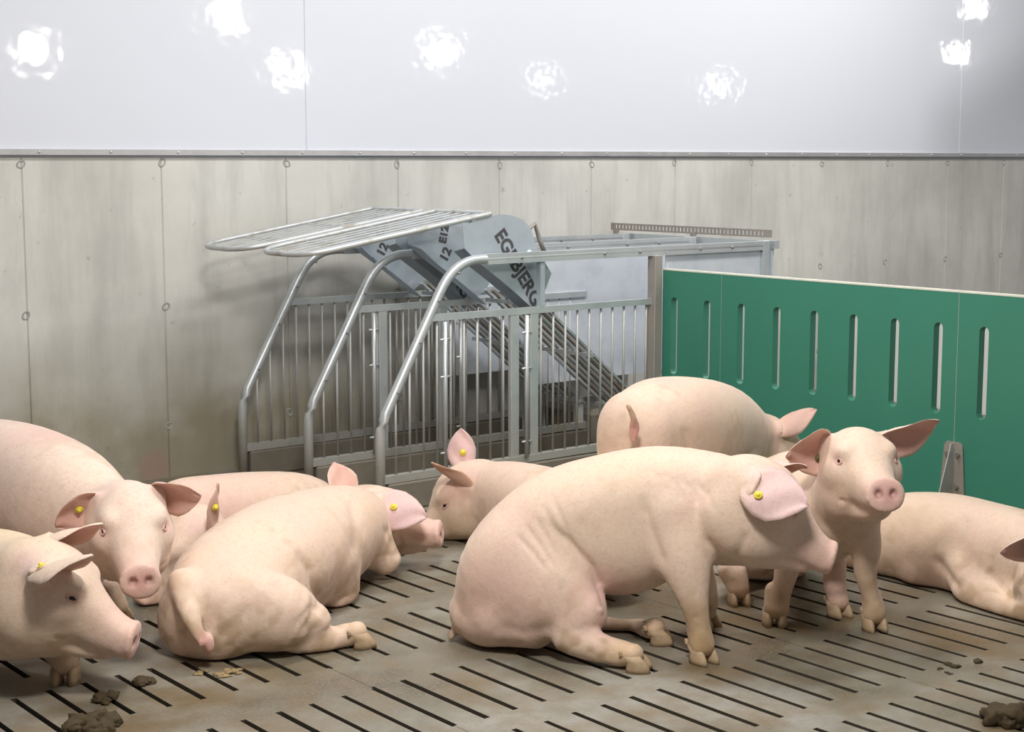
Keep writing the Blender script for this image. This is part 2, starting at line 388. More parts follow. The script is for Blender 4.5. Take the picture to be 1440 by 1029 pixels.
# lift gates: raised slatted rack with two lettered side plates
def text_mesh(s, size):
    cu = bpy.data.curves.new('lettering', 'FONT'); cu.body = s; cu.size = size; cu.extrude = .0012; cu.offset = .0025; cu.align_x = 'CENTER'; cu.align_y = 'CENTER'
    o = bpy.data.objects.new('lettering', cu); me = bpy.data.meshes.new_from_object(o); bpy.data.objects.remove(o); return me
PLATE = [(4.64, 1.335), (4.75, 1.368), (4.86, 1.385), (4.93, 1.382), (5.02, 1.355), (5.075, 1.30), (5.10, 1.22), (5.15, 1.15), (5.205, 1.08), (5.16, .985), (5.07, .915), (4.98, .985), (4.86, 1.07), (4.74, 1.15), (4.65, 1.225)]
GLAB = ('raised stall gate nearer the camera, slatted steel rack with lettered side plates', 'raised stall gate nearer the concrete wall, slatted steel rack partly behind the other')
def stall_gate(y0, y1, idx):
    t = empty('lift_gate', (4.8, (y0 + y1) / 2, 1.3), GLAB[idx], 'stall gate', 'lift gates of the stalls')
    xa, xb = 3.76, 4.82
    zf = lambda x: 1.222 + (x - xa) * .158
    c = .15; loop = []
    for (cx, cy, a0) in ((xa + c, y0 + c, 180), (xb - .02, y0 + .02, 270), (xb - .02, y1 - .02, 0), (xa + c, y1 - c, 90)):
        rr = c if cx < 4 else .02
        for k in range(6):
            a = R(a0 + 18 * k); x = cx + rr * math.cos(a); loop.append((x, cy + rr * math.sin(a), zf(x)))
    tube('rack_frame', loop, .013, M_RACK, t, 8, True)
    n = 5; w = (y1 - y0 - .10) / n
    for k in range(n):
        yc = y0 + .05 + w * (k + .5); xs_ = xa + (.05 if k in (0, n - 1) else .015)
        bm = bmesh.new(); add_bar(bm, (xs_, yc, zf(xs_)), (xb - .02, yc, zf(xb - .02)), w * .52, .003); bobj('slat', bm, M_RACK, t)
    for x in (4.05, 4.42, 4.70): bar('cross_bar', (x, y0 + .012, zf(x) - .014), (x, y1 - .012, zf(x) - .014), .02, .016, M_GALV, t)
    for s, y in ((0, y0), (1, y1)):
        M = Matrix.Translation((0, y, 0)) @ Matrix.Rotation(math.pi / 2, 4, 'X')
        p = plate('side_plate', PLATE, [], .004, M, M_PLATE, t)
        # folded flange along the lower edge, turned in under the gate
        e = [PLATE[k] for k in (14, 13, 12, 11, 10)]; sgn = 1 if s == 0 else -1
        bm = bmesh.new(); A = [bm.verts.new((x, y, z)) for x, z in e]; B = [bm.verts.new((x + .012, y + sgn * .10, z - .02)) for x, z in e]
        for k in range(len(e) - 1): bm.faces.new((A[k], A[k + 1], B[k + 1], B[k]))
        bmesh.ops.solidify(bm, geom=bm.faces[:], thickness=.004); bobj('flange', bm, M_PLATE, t)
        def letter(txt, size, x, z, ang, yy, flip=False):
            me = text_mesh(txt, size); o = link('lettering', me, M_INK, p)
            Mx = Matrix.Translation((x, yy, z)) @ Matrix.Rotation(math.pi / 2, 4, 'X') @ Matrix.Rotation(R(ang), 4, 'Z')
            me.transform(Mx)
        if s == 0: letter('EGEBJERG', .102, 4.985, 1.115, -56, y - .0035)
        else:
            letter('12', .075, 4.885, 1.165, 62, y - .0035); letter('/', .075, 4.84, 1.10, 62, y - .0035); letter('E12', .062, 4.875, 1.27, 78, y - .0035)
    tube('pivot_rod', [(5.06, y0 - .01, 1.19), (5.06, y1 + .01, 1.19)], .014, M_GALV, t, 8)
    tube('lift_arm', [(5.06, y0 + .04, 1.29), (5.13, y0 + .04, 1.33), (5.16, y0 + .04, 1.25), (5.20, y0 + .04, 1.17)], .012, M_RUST, t, 6)
stall_gate(6.155, 6.625, 0); stall_gate(6.735, 7.205, 1)
# inclined racks inside the stalls
for si, (y0, y1) in enumerate(((6.17, 6.61), (6.75, 7.19))):
    t = empty('inclined_rack', (5.4, (y0 + y1) / 2, 0), ('inclined rack of flat steel bars inside the stall nearer the camera', 'inclined rack of flat steel bars inside the stall against the wall')[si], 'rack', 'racks inside the stalls')
    for k in range(7):
        y = y0 + .03 + (y1 - y0 - .06) * k / 6
        bar('rack_bar', (5.11, y, .975), (5.98, y, .265), .030, .012, M_RUST if k % 2 else M_GALV, t)
    for (x, z) in ((5.15, .938), (5.5, .655), (5.93, .305)): bar('rack_rail', (x, y0, z - .02), (x, y1, z - .02), .03, .02, M_GALV, t)
    box('foot', (5.93, y0 + .02, 0), (5.97, y0 + .06, .3), M_GALV, t); box('foot', (5.93, y1 - .06, 0), (5.97, y1 - .02, .3), M_GALV, t)
# feed front: cross panel, perforated rail, trough
t = empty('feed_front', (6.79, 6.68, 0), 'pale sheet feed front closing the stalls, with perforated rail on top', 'feed front')
box('front_sheet', (6.785, 6.08, .35), (6.793, 7.29, 1.16), M_SHEET, t)
bar('front_beam', (6.795, 6.06, 1.175), (6.795, 7.30, 1.175), .04, .045, M_GALV, t)
hs = [[(6.2 - 6.12 + .03 * k - .010 + dx, dz) for dx, dz in ((-.006, -.012), (.006, -.012), (.006, .012), (-.006, .012))] for k in range(42)]
M = Matrix(((0, 0, 1, 6.795), (1, 0, 0, 6.10), (0, 1, 0, 1.235), (0, 0, 0, 1)))
plate('perforated_rail', [(0, -.022), (1.35, -.022), (1.35, .022), (0, .022)], hs, .004, M, M_RUST, t)
for y in (6.7, 7.38): box('rail_post', (6.775, y, 1.17), (6.80, y + .03, 1.225), M_RUST, t)
box('trough', (6.02, 6.15, 0), (6.68, 6.62, .22), M_CURB, t, .03); box('trough', (6.02, 6.73, 0), (6.68, 7.20, .22), M_CURB, t, .03)

# ------------------------------------------------------------------ green panel
PX = 5.93
t = empty('green_panel', (PX, 4.2, 0), 'green plastic pen panel with tall rounded slots, standing behind the pigs', 'pen panel')
seg = [6.09, 5.66, 4.217, 2.775, 1.33]
sl = [6.0 - .24 * k for k in range(19)]
TH = .04
for a, b in zip(seg[:-1], seg[1:]):
    holes = []
    for y in sl:
        if b + .05 < y < a - .05:
            r = .024; z0, z1 = .515, .928; h = []
            for k in range(7): an = math.pi * k / 6; h.append((y + r * math.cos(an), z1 - r + r * math.sin(an)))
            for k in range(7): an = math.pi + math.pi * k / 6; h.append((y + r * math.cos(an), z0 + r + r * math.sin(an)))
            holes.append(h)
    Mx = Matrix(((0, 0, 1, PX + TH / 2), (1, 0, 0, 0), (0, 1, 0, 0), (0, 0, 0, 1)))
    plate('board', [(b + .0015, .04), (a - .0015, .04), (a - .0015, 1.068), (b + .0015, 1.068)], holes, TH, Mx, M_GREEN, t)
    box('joint', (PX + .002, a - .0014, .04), (PX + TH - .002, a + .0014, 1.066), M_GREENTOP, t)
    o = box('top_edge', (PX - .001, b + .0015, 1.0685), (PX + TH + .001, a - .0015, 1.076), M_GREENTOP, t)
tag(o.parent, None)
t = empty('panel_bracket', (PX - .02, 4.21, 0), 'tapered galvanised floor bracket bolted to the green panel', 'bracket')
Mx = lambda xo: Matrix(((0, 0, 1, PX - xo), (1, 0, 0, 0), (0, 1, 0, 0), (0, 0, 0, 1)))
yc = 4.212
plate('back_plate', [(yc - .075, 0), (yc + .075, 0), (yc + .075, .05), (yc + .048, .385), (yc + .036, .40), (yc - .036, .40), (yc - .048, .385), (yc - .075, .05)], [], .006, Mx(.006), M_RUST, t)
bm = bmesh.new()
P_ = [(0, .395), (0, 0), (.16, 0), (.15, .02), (.03, .36), (.02, .395)]
add_plate(bm, P_, [], .006, Matrix(((-1, 0, 0, PX - .009), (0, 0, 1, yc), (0, 1, 0, 0), (0, 0, 0, 1)))); bobj('rib', bm, M_GALV, t)
for dy in (-.028, .028): 
    for z in (.345, .2):
        bm = bmesh.new(); add_tube(bm, [(PX - .009, yc + dy, z), (PX - .022, yc + dy, z)], .011, 6); bobj('bolt', bm, M_BOLT, t)
#PIGS
# ------------------------------------------------------------------ animals: one continuous skin grown from blended volumes
class Flesh:
    """collects blended volumes (smooth union / subtraction), then meshes the surface"""
    def __init__(s): s.ops = []; s.lo = np.full(3, 9.); s.hi = np.full(3, -9.)
    def _grow(s, lo, hi): s.lo = np.minimum(s.lo, lo); s.hi = np.maximum(s.hi, hi)
    def ell(s, c, r, ax=None, k=.04, sub=False):
        c = np.asarray(c, float); r = np.asarray(r, float); ax = np.eye(3) if ax is None else np.asarray(ax)
        ext = np.sqrt(((ax * r[:, None]) ** 2).sum(0)); m = k + .02
        if not sub: s._grow(c - ext, c + ext)
        def f(P):
            q = (P - c) @ ax.T.astype(np.float32)
            k0 = np.sqrt(((q / r) ** 2).sum(-1)); k1 = np.sqrt(((q / r ** 2) ** 2).sum(-1))
            return k0 * (k0 - 1) / (k1 + 1e-6)
        s.ops.append((c - ext - m, c + ext + m, f, k, sub))
    def tube(s, st, left, k=.05, p=2.2, ns=4, cap=(1., 1.), sub=False):
        """st: rows x y z halfwidth halfheight; left: direction the width lies in"""
        st = np.asarray(st, float); left = nrm(left); n = len(st); out = []
        for i in range(n - 1):
            a, b = st[i], st[i + 1]; a0 = st[i - 1] if i else 2 * a - b; b1 = st[i + 2] if i < n - 2 else 2 * b - a
            for j in range(ns):
                t = j / ns
                out.append(.5 * (2 * a + (b - a0) * t + (2 * a0 - 5 * a + 4 * b - b1) * t * t + (3 * a - a0 - 3 * b + b1) * t ** 3))
        out.append(st[-1]); out = np.array(out); C = out[:, :3]; Rd = np.maximum(out[:, 3:5], .004)
        T = np.gradient(C, axis=0); T /= np.linalg.norm(T, axis=1)[:, None]
        S = left - T * (T @ left)[:, None]; S /= np.linalg.norm(S, axis=1)[:, None]; U = np.cross(T, S)
        rm = Rd.max(1)[:, None]; lo = (C - rm).min(0); hi = (C + rm).max(0)
        if not sub: s._grow(lo, hi)
        C, Rd, T, S, U = [q.astype(np.float32) for q in (C, Rd, T, S, U)]
        def f(P):
            shp = P.shape[:-1]; P = P.reshape(-1, 3); best = np.full(len(P), 1e9, np.float32); ti = np.zeros(len(P), np.float32)
            for i in range(len(C) - 1):
                ab = C[i + 1] - C[i]; v = P - C[i]; t = np.clip(v @ (ab / (ab @ ab)), 0, 1)
                d = v - t[:, None] * ab; d2 = np.einsum('ij,ij->i', d, d); m = d2 < best
                best[m] = d2[m]; ti[m] = i + t[m]
            i0 = np.minimum(ti.astype(int), len(C) - 2); fr = (ti - i0)[:, None]
            L = lambda A: A[i0] * (1 - fr) + A[i0 + 1] * fr
            v = P - L(C); r = L(Rd); t_, s_, u_ = L(T), L(S), L(U)
            a = np.abs(np.einsum('ij,ij->i', v, t_)); x = np.abs(np.einsum('ij,ij->i', v, s_)); y = np.abs(np.einsum('ij,ij->i', v, u_))
            cr = np.where(ti < 1, cap[0], np.where(ti > len(C) - 2, cap[1], 1.)) * r.mean(1)
            a = np.where((ti <= 0) | (ti >= len(C) - 1), a, 0)
            rho = np.sqrt(x * x + y * y + a * a) + 1e-6
            q = ((x / r[:, 0]) ** p + (y / r[:, 1]) ** p + (a / cr) ** p) ** (1 / p) + 1e-6
            return (rho - rho / q).reshape(shp)
        m = k + .02
        s.ops.append((lo - m, hi + m, f, k, sub))
    def mesh(s, h=.009, floor=.004):
        lo = s.lo - .03; hi = s.hi + .03; lo[2] = max(lo[2], floor - .02)
        n = np.ceil((hi - lo) / h).astype(int) + 1
        F = np.full(n, .5, np.float32); ax = [lo[i] + h * np.arange(n[i]) for i in range(3)]
        for a, b, f, k, sub in s.ops:
            i0 = np.clip(np.floor((a - lo) / h).astype(int), 0, n); i1 = np.clip(np.ceil((b - lo) / h).astype(int) + 1, 0, n)
            if (i1 <= i0).any(): continue
            sl = tuple(slice(p, q) for p, q in zip(i0, i1))
            P = np.stack(np.meshgrid(*[ax[i][sl[i]] for i in range(3)], indexing='ij'), -1).astype(np.float32)
            d = f(P); g = F[sl]
            if sub: d = -d; hh = np.clip(.5 - .5 * (d - g) / k, 0, 1); F[sl] = d * (1 - 0) * 0 + (d + (g - d) * hh) + k * hh * (1 - hh)
            else: hh = np.clip(.5 + .5 * (g - d) / k, 0, 1); F[sl] = g + (d - g) * hh - k * hh * (1 - hh)
        zz = (floor - ax[2]).astype(np.float32)[None, None, :]; k = .02      # flattened where the floor carries it
        hh = np.clip(.5 - .5 * (zz - F) / k, 0, 1); F = zz + (F - zz) * hh + k * hh * (1 - hh)
        s.F, s.o, s.h = F, lo, h
        return s._net()
    def val(s, P):
        q = (P - s.o) / s.h; i = np.clip(np.floor(q).astype(int), 0, np.array(s.F.shape) - 2); f = np.clip(q - i, 0, 1); F = s.F
        x, y, z = i.T; a, b, c = f.T; r = 0
        for dx in (0, 1):
            for dy in (0, 1):
                for dz in (0, 1):
                    r = r + F[x + dx, y + dy, z + dz] * (a if dx else 1 - a) * (b if dy else 1 - b) * (c if dz else 1 - c)
        return r
    def grad(s, P, e=None):
        e = e or s.h * .8; g = np.stack([s.val(P + e * np.eye(3)[i]) - s.val(P - e * np.eye(3)[i]) for i in range(3)], -1) / (2 * e); return g
    def _net(s):
        F = s.F; neg = F < 0; sh = np.array(F.shape)
        cnt = np.zeros(sh - 1, np.uint8); cor = [(a, b, c) for a in (0, 1) for b in (0, 1) for c in (0, 1)]
        for a, b, c in cor: cnt += neg[a:sh[0] - 1 + a, b:sh[1] - 1 + b, c:sh[2] - 1 + c]
        act = (cnt > 0) & (cnt < 8); idx = np.argwhere(act); ids = np.full(sh - 1, -1, np.int64); ids[act] = np.arange(len(idx))
        pos = np.zeros((len(idx), 3)); num = np.zeros(len(idx))
        for A in cor:
            for d in range(3):
                if A[d]: continue
                B = list(A); B[d] = 1; a = idx + A; b = idx + B
                fa = F[a[:, 0], a[:, 1], a[:, 2]]; fb = F[b[:, 0], b[:, 1], b[:, 2]]; m = (fa < 0) != (fb < 0)
                t = np.where(m, fa / np.where(m, fa - fb, 1), 0); pos += np.where(m[:, None], a + t[:, None] * (b - a), 0); num += m
        V = s.o + s.h * pos / num[:, None]
        for _ in range(2):
            g = s.grad(V); V = V - np.clip(s.val(V), -s.h * .5, s.h * .5)[:, None] * g / np.maximum((g * g).sum(1), .05)[:, None]
        Q = []
        for x in range(3):
            y, z = (x + 1) % 3, (x + 2) % 3
            sa = [slice(None)] * 3; sb = [slice(None)] * 3; sa[x] = slice(0, sh[x] - 1); sb[x] = slice(1, sh[x])
            e = np.argwhere(neg[tuple(sa)] != neg[tuple(sb)])
            e = e[(e[:, y] >= 1) & (e[:, z] >= 1) & (e[:, y] < sh[y] - 1) & (e[:, z] < sh[z] - 1)]
            ey, ez = np.eye(3, dtype=int)[y], np.eye(3, dtype=int)[z]
            cell = lambda c: ids[c[:, 0], c[:, 1], c[:, 2]]
            q = np.stack([cell(e - ey - ez), cell(e - ez), cell(e), cell(e - ey)], 1)
            fl = ~neg[e[:, 0], e[:, 1], e[:, 2]]; q[fl] = q[fl][:, ::-1]; Q.append(q)
        return V, np.concatenate(Q)
    def hit(s, p, d, n=400):
        """first surface point from p along d"""
        p = np.asarray(p, float); d = nrm(d)
        P = p + d * np.linspace(0, .4, n)[:, None]; v = s.val(P); i = np.argmax(v < .0); return P[i] if (v < 0).any() else None

def mesh_np(name, V, Q, cols=None, mat=None, parent=None):
    me = bpy.data.meshes.new(name); off = np.array(parent.location) if parent is not None else 0
    V = V - off; k = Q.shape[1]
    me.vertices.add(len(V)); me.vertices.foreach_set('co', V.astype(np.float32).ravel())
    me.loops.add(Q.size); me.loops.foreach_set('vertex_index', Q.astype(np.int32).ravel())
    me.polygons.add(len(Q)); me.polygons.foreach_set('loop_start', np.arange(0, Q.size, k, dtype=np.int32))
    me.update(calc_edges=True); me.validate()
    me.polygons.foreach_set('use_smooth', np.ones(len(me.polygons), bool))
    if cols is not None:
        a = me.color_attributes.new('Col', 'FLOAT_COLOR', 'POINT'); c = np.ones((len(V), 4), np.float32); c[:, :3] = cols; a.data.foreach_set('color', c.ravel())
    o = bpy.data.objects.new(name, me); COL.objects.link(o); me.materials.append(mat)
    if parent is not None: o.parent = parent
    return o

BASE = np.array([.76, .585, .455]); PINK = np.array([.72, .40, .36]); ROSE = np.array([.66, .33, .31]); MUD = np.array([.33, .22, .10]); TAN = np.array([.62, .43, .24]); LILAC = np.array([.72, .50, .50]); CREAM = np.array([.80, .66, .53])
def blend(c, w, col): return c * (1 - w[:, None]) + np.asarray(col) * w[:, None]

class Pig:
    def __init__(s, loc, label, base=BASE):
        s.root = empty('pig', loc, label, 'pig'); s.S = Flesh(); s.blobs = []; s.base = base; s.feet = []; s.heads = []; s.ears = []; s.folds = []; s.noses = []
    def pts(s, rows): return [(*at(r[0], r[1], r[2]), r[3], r[4]) for r in rows]
    def body(s, rows, left=None, k=.06, cap=(1, 1), p=2.2):
        P = s.pts(rows); d = np.array(P[-1][:3]) - np.array(P[0][:3]); d[2] = 0
        s.S.tube(P, nrm(np.cross(ZU, d)) if left is None else left, k, p, 4, cap)
    def limb(s, rows, left, k=.05, cap=(.8, .8), p=2.0): s.S.tube(s.pts(rows), left, k, p, 4, cap)
    def lump(s, c, r, ax=None, k=.05, sub=False): s.S.ell(at(*c), r, ax, k, sub)
    def paint(s, c, r, col, w=1.): s.blobs.append((np.asarray(at(*c)) if len(c) == 3 else np.asarray(c[:3]), r, np.asarray(col), w))
    def head(s, c, fwd, up=(0, 0, 1), sc=1., eyes=True):
        S = s.S; o = at(*c); f = nrm(fwd); l = nrm(np.cross(up, f)); u = np.cross(f, l); A = np.array([f, l, u])
        g = lambda x, y, z: o + sc * (f * x + l * y + u * z)
        e = lambda x, y, z, r, k=.04, sub=False: S.ell(g(x, y, z), np.array(r) * sc, A, k * sc, sub)
        tb = lambda rows, k, cap=(1, 1): S.tube([(*g(r[0], 0, r[1]), r[2] * sc, r[3] * sc) for r in rows], l, k * sc, 2.3, 4, cap)
        e(-.02, 0, .015, (.135, .105, .112), .05)
        for q in (-1, 1): e(-.02, q * .055, -.065, (.115, .062, .095), .04)
        tb([(.03, .010, .088, .092), (.10, -.018, .074, .080), (.165, -.040, .062, .064), (.215, -.048, .055, .053), (.250, -.050, .053, .049)], .045, (1, .25))
        S.ell(g(.260, 0, -.046), np.array((.012, .059, .052)) * sc, np.array([nrm(f + .18 * u), l, nrm(u - .18 * f)]), .012 * sc)
        tb([(-.04, -.105, .085, .06), (.06, -.108, .058, .044), (.14, -.110, .040, .030), (.195, -.104, .031, .020)], .014)
        for q in (-1, 1):
            e(.062, q * .066, .062, (.042, .026, .024), .03)
            e(.078, q * .090, .030, (.020, .016, .013), .018, True)
            e(.272, q * .0215, -.042, (.020, .0105, .0135), .006, True)
            e(.045, q * .082, -.002, (.05, .03, .035), .04)
        # corner of the mouth
        for q in (-1, 1): S.tube([(*g(.235, q * .046, -.094), .007 * sc, .005 * sc), (*g(.15, q * .062, -.096), .007 * sc, .005 * sc), (*g(.085, q * .078, -.082), .006 * sc, .004 * sc)], l, .012 * sc, sub=True)
        fr = dict(o=o, A=A, sc=sc, g=g, eyes=eyes); s.heads.append(fr)
        s.blobs += [(g(.265, 0, -.045), .058 * sc, PINK, .9), (g(.20, 0, -.045), .08 * sc, (.72, .46, .40), .5), (g(.28, 0, -.04), .03 * sc, ROSE, .6)]
        for q in (-1, 1):
            s.blobs += [(g(.078, q * .08, .03), .026 * sc, (.60, .30, .28), .75), (g(.270, q * .0215, -.042), .013 * sc, (.12, .03, .03), .95), (g(-.05, q * .09, .085), .05 * sc, LILAC, .5)]
        return fr
    def ear(s, base, dirn, inner, L=.20, Wd=.075, cup=.5, bend=.15, tagpos=None, tagcol=None, tagside=1, dark=.35, outer=None, twist=0.):
        b_ = np.asarray(base, float); d_ = nrm(dirn); n_ = nrm(np.asarray(inner, float) - d_ * (np.asarray(inner, float) @ d_)); a_ = np.cross(n_, d_)
        ho = s.heads[-1]['o'] if s.heads else b_
        s.S.tube([(*(b_ + (ho - b_) * .5), Wd * .55, .05), (*(b_ + (ho - b_) * .12 - n_ * .004), Wd * .5, .024), (*(b_ + d_ * L * .05 - n_ * .003), Wd * .48, .008)], a_, .035, 2, 4, (1, .5))
        s.ears.append((np.asarray(base, float), nrm(dirn), inner, L, Wd, cup, bend, tagpos, tagcol, tagside, dark, outer, twist))
    def crease(s, pts, w=6., depth=.01, zmax=99.): s.folds.append((np.array(pts, float), w, depth, zmax))
    def foot(s, toe, fwd, up=(0, 0, 1), sc=1.):
        s.feet.append((np.asarray(toe, float), nrm(fwd), nrm(up), sc))
    def build(s, h=.009, extra=None):
        V, Q = s.S.mesh(h)
        # relax the skin, except around the faces where the small forms are
        ed = np.concatenate([Q[:, [0, 1]], Q[:, [1, 2]], Q[:, [2, 3]], Q[:, [3, 0]]]); deg = np.bincount(ed.ravel(), minlength=len(V))[:, None]
        wt = np.ones(len(V))
        for fr in s.heads: wt = np.minimum(wt, np.clip((np.linalg.norm(V - fr['g'](.12, 0, 0), axis=1) / fr['sc'] - .17) / .08, .12, 1))
        for lam in (.6, -.5, .6, -.5, .6, -.5, .5):
            acc = np.stack([np.bincount(ed[:, 0], V[ed[:, 1], i], len(V)) + np.bincount(ed[:, 1], V[ed[:, 0], i], len(V)) for i in range(3)], 1)
            V = V + lam * wt[:, None] * (acc / deg - V)
        if s.folds:      # skin folds pressed in (or small swellings raised) along lines on the side turned to the viewer
            nn = s.S.grad(V); nn /= np.linalg.norm(nn, axis=1)[:, None] + 1e-9
            d = V - EY; zc = d @ fw; pxy = np.stack([CX + FPX * (d @ rt) / zc, CY - FPX * (d @ upv) / zc], 1)
            face = np.clip(-(nn * d).sum(1) / np.linalg.norm(d, axis=1) * 2.5, 0, 1)
            for pl, w, dep, zm in s.folds:
                dist = np.full(len(V), 1e9); tt = np.zeros(len(V)); n = len(pl) - 1
                for i in range(max(n, 1)):
                    a, b = pl[i], pl[min(i + 1, n)]; ab = b - a; t = np.clip(((pxy - a) @ ab) / max(ab @ ab, 1e-6), 0, 1)
                    q = np.linalg.norm(pxy - a - t[:, None] * ab, axis=1); m = q < dist; dist[m] = q[m]; tt[m] = (i + t[m]) / max(n, 1)
                fade = np.clip(np.minimum(tt, 1 - tt) * 5, 0, 1) if n > 0 else 1
                V = V - nn * (dep * fade * face * np.exp(-(dist / w) ** 2) * (zc < zm))[:, None]
        c = np.tile(s.base, (len(V), 1))
        # mud on the lowest parts
        w = np.clip(1 - V[:, 2] / .11, 0, 1) ** 1.2 * .45; c = blend(c, w, TAN)
        # dried dung: blotches low on the legs, thin smears elsewhere
        def mott(f, ph): return sum(np.sin(V @ (np.array(k) * f) + ph * (i + 1)) for i, k in enumerate(((1, .3, .5), (-.4, 1, .2), (.2, -.6, 1), (.8, .7, -.5), (-.7, .4, .9)))) / 5
        ph = len(s.blobs) + V[0, 0] * 9; m1 = mott(55, ph) + .6 * mott(120, ph + 2) + .4 * mott(27, ph); m2 = mott(14, ph + 1) + .6 * mott(37, ph) + .5 * mott(90, ph + 3)
        c = blend(c, np.clip(1 - V[:, 2] / .32, 0, 1) * np.clip((m1 - .02) * 3, 0, 1) * .9, (.36, .24, .10))
        c = blend(c, np.clip((m2 - .30) * 2.2, 0, 1) * .42, (.47, .32, .20)); c = blend(c, np.clip((-m2 - .25) * 1.5, 0, 1) * .35, (.76, .50, .44))
        for p, r, col, wt in s.blobs: c = blend(c, wt * np.exp(-(((V - p) ** 2).sum(1) / r ** 2) ** 1.6), col)
        s.body_o = mesh_np('body', V, Q, c, M_SKIN, s.root)
        off = s.root.location
        for fr in s.heads:
            g, A, sc = fr['g'], fr['A'], fr['sc']
            for q in (-1, 1) if fr['eyes'] else ():
                p = s.S.hit(g(.086, q * .20, .034), -A[1] * q)
                if p is None: continue
                bm = bmesh.new(); bmesh.ops.create_uvsphere(bm, u_segments=14, v_segments=9, radius=.0115 * sc)
                o = bobj('eye', bm, M_EYE, None, True); o.parent = s.root; o.location = Vector(p - A[1] * q * .0065 * sc) - off
                # lids: a pink ring of skin
                n = -s.S.grad(np.array([p]))[0]; n = -nrm(n)
                bm = bmesh.new()
                a = nrm(A[0] - n * (A[0] @ n)); b = np.cross(n, a)
                ring = [tuple(p + n * .0025 * sc + a * .0150 * sc * math.cos(t) + b * .0080 * sc * math.sin(t)) for t in np.linspace(0, 2 * math.pi, 17)[:-1]]
                add_tube(bm, ring, .0038 * sc, 6, True)
                o = bobj('eyelid', bm, M_SKIN, None, True); cc = o.data.color_attributes.new('Col', 'FLOAT_COLOR', 'POINT')
                cc.data.foreach_set('color', np.tile((.64, .38, .34, 1), len(o.data.vertices)).astype(np.float32))
                o.parent = s.root; o.location = -off
        for E in s.ears: s._ear(*E)
        for toe, f, u, sc in s.feet: s._hoof(toe, f, u, sc)
        return s
    def _ear(s, base, d, inner, L, Wd, cup, bend, tagpos, tagcol, tagside, dark, outer, twist):
        n0 = nrm(np.asarray(inner, float) - d * (np.asarray(inner, float) @ d)); a0 = np.cross(n0, d)
        nu, nv = 15, 13; th = .0075
        def pt(u, v):
            hw = Wd * np.interp(u, [0, .12, .3, .5, .7, .86, .95, 1], [.50, .78, .98, 1, .80, .48, .24, .03])
            ang = twist * u; a = a0 * math.cos(ang) + n0 * math.sin(ang); n = n0 * math.cos(ang) - a0 * math.sin(ang)
            cu = cup * (1.15 - .75 * u)
            return base + d * (L * (u - .12)) + n * (bend * L * u * u) + a * (hw * v * (1 - .18 * cu * v * v)) + n * (hw * cu * v * v) + n * .004 * math.sin(9 * u + 4 * v)
        G = np.array([[pt(u, v) for v in np.linspace(-1, 1, nv)] for u in np.linspace(0, 1, nu)])
        du = np.gradient(G, axis=0); dvv = np.gradient(G, axis=1); N = np.cross(dvv, du); N /= np.linalg.norm(N, axis=2)[..., None] + 1e-9
        if (N * n0).sum() < 0: N = -N
        prof = np.sqrt(np.clip(1 - np.linspace(-1, 1, nv) ** 4, .02, 1))[None, :, None] * np.interp(np.linspace(0, 1, nu), [0, .3, 1], [1.7, 1, .45])[:, None, None]
        I = G + N * th / 2 * prof; O = G - N * th / 2 * prof
        V = np.concatenate([I.reshape(-1, 3), O.reshape(-1, 3)]); m = nu * nv; Q = []
        for i in range(nu - 1):
            for j in range(nv - 1):
                p = i * nv + j; Q += [(p, p + 1, p + nv + 1, p + nv), (m + p + nv, m + p + nv + 1, m + p + 1, m + p)]
            for j in (0, nv - 1):
                p = i * nv + j; q = (p, p + nv, m + p + nv, m + p); Q.append(q if j == 0 else q[::-1])
        for j in range(nv - 1):
            p = (nu - 1) * nv + j; Q.append((p, p + 1, m + p + 1, m + p)); p = j; Q.append((p + 1, p, m + p, m + p + 1))
        uu = np.repeat(np.linspace(0, 1, nu), nv); vv = np.tile(np.linspace(-1, 1, nv), nu)
        ci = np.tile(np.array([.70, .40, .34]), (m, 1)); ci = blend(ci, dark * np.clip(1.1 - uu, 0, 1) * (1 - .5 * vv ** 2), (.30, .13, .09)); ci = blend(ci, .5 * np.abs(vv) ** 6, CREAM)
        co = np.tile(LILAC if outer is None else np.asarray(outer), (m, 1)); co = blend(co, .8 * np.clip(1 - uu / .3, 0, 1), s.base)
        o = mesh_np('ear', V, np.array(Q), np.concatenate([ci, co]), M_SKIN, s.root)
        bm = bmesh.new(); bm.from_mesh(o.data); bmesh.ops.recalc_face_normals(bm, faces=bm.faces); bm.to_mesh(o.data); bm.free()
        if tagpos is not None:
            i = int(round(tagpos[0] * (nu - 1))); j = int(round((tagpos[1] + 1) / 2 * (nv - 1)))
            n = N[i, j] * tagside; p = G[i, j] + n * .006; q = Vector(n).to_track_quat('Z', 'Y')
            bm = bmesh.new()
            prof = ((.0, .0015), (.0135, .0015), (.0145, .004), (.013, .0055), (.0065, .006), (.006, .012), (.0045, .013), (.0, .013)); rings = []
            for r, z in prof[1:-1]: rings.append([bm.verts.new(Vector(p) + q @ Vector((r * math.cos(t), r * math.sin(t), z))) for t in np.linspace(0, 2 * math.pi, 17)[:-1]])
            for A, B in zip(rings[:-1], rings[1:]):
                for k in range(16): bm.faces.new((A[k], A[(k + 1) % 16], B[(k + 1) % 16], B[k]))
            bm.faces.new(rings[-1]); bm.faces.new(rings[0][::-1])
            t = bobj('ear_tag', bm, tagcol or M_TAG, None, True); t.parent = o
            t.matrix_parent_inverse = Matrix.Translation(s.root.location).inverted()
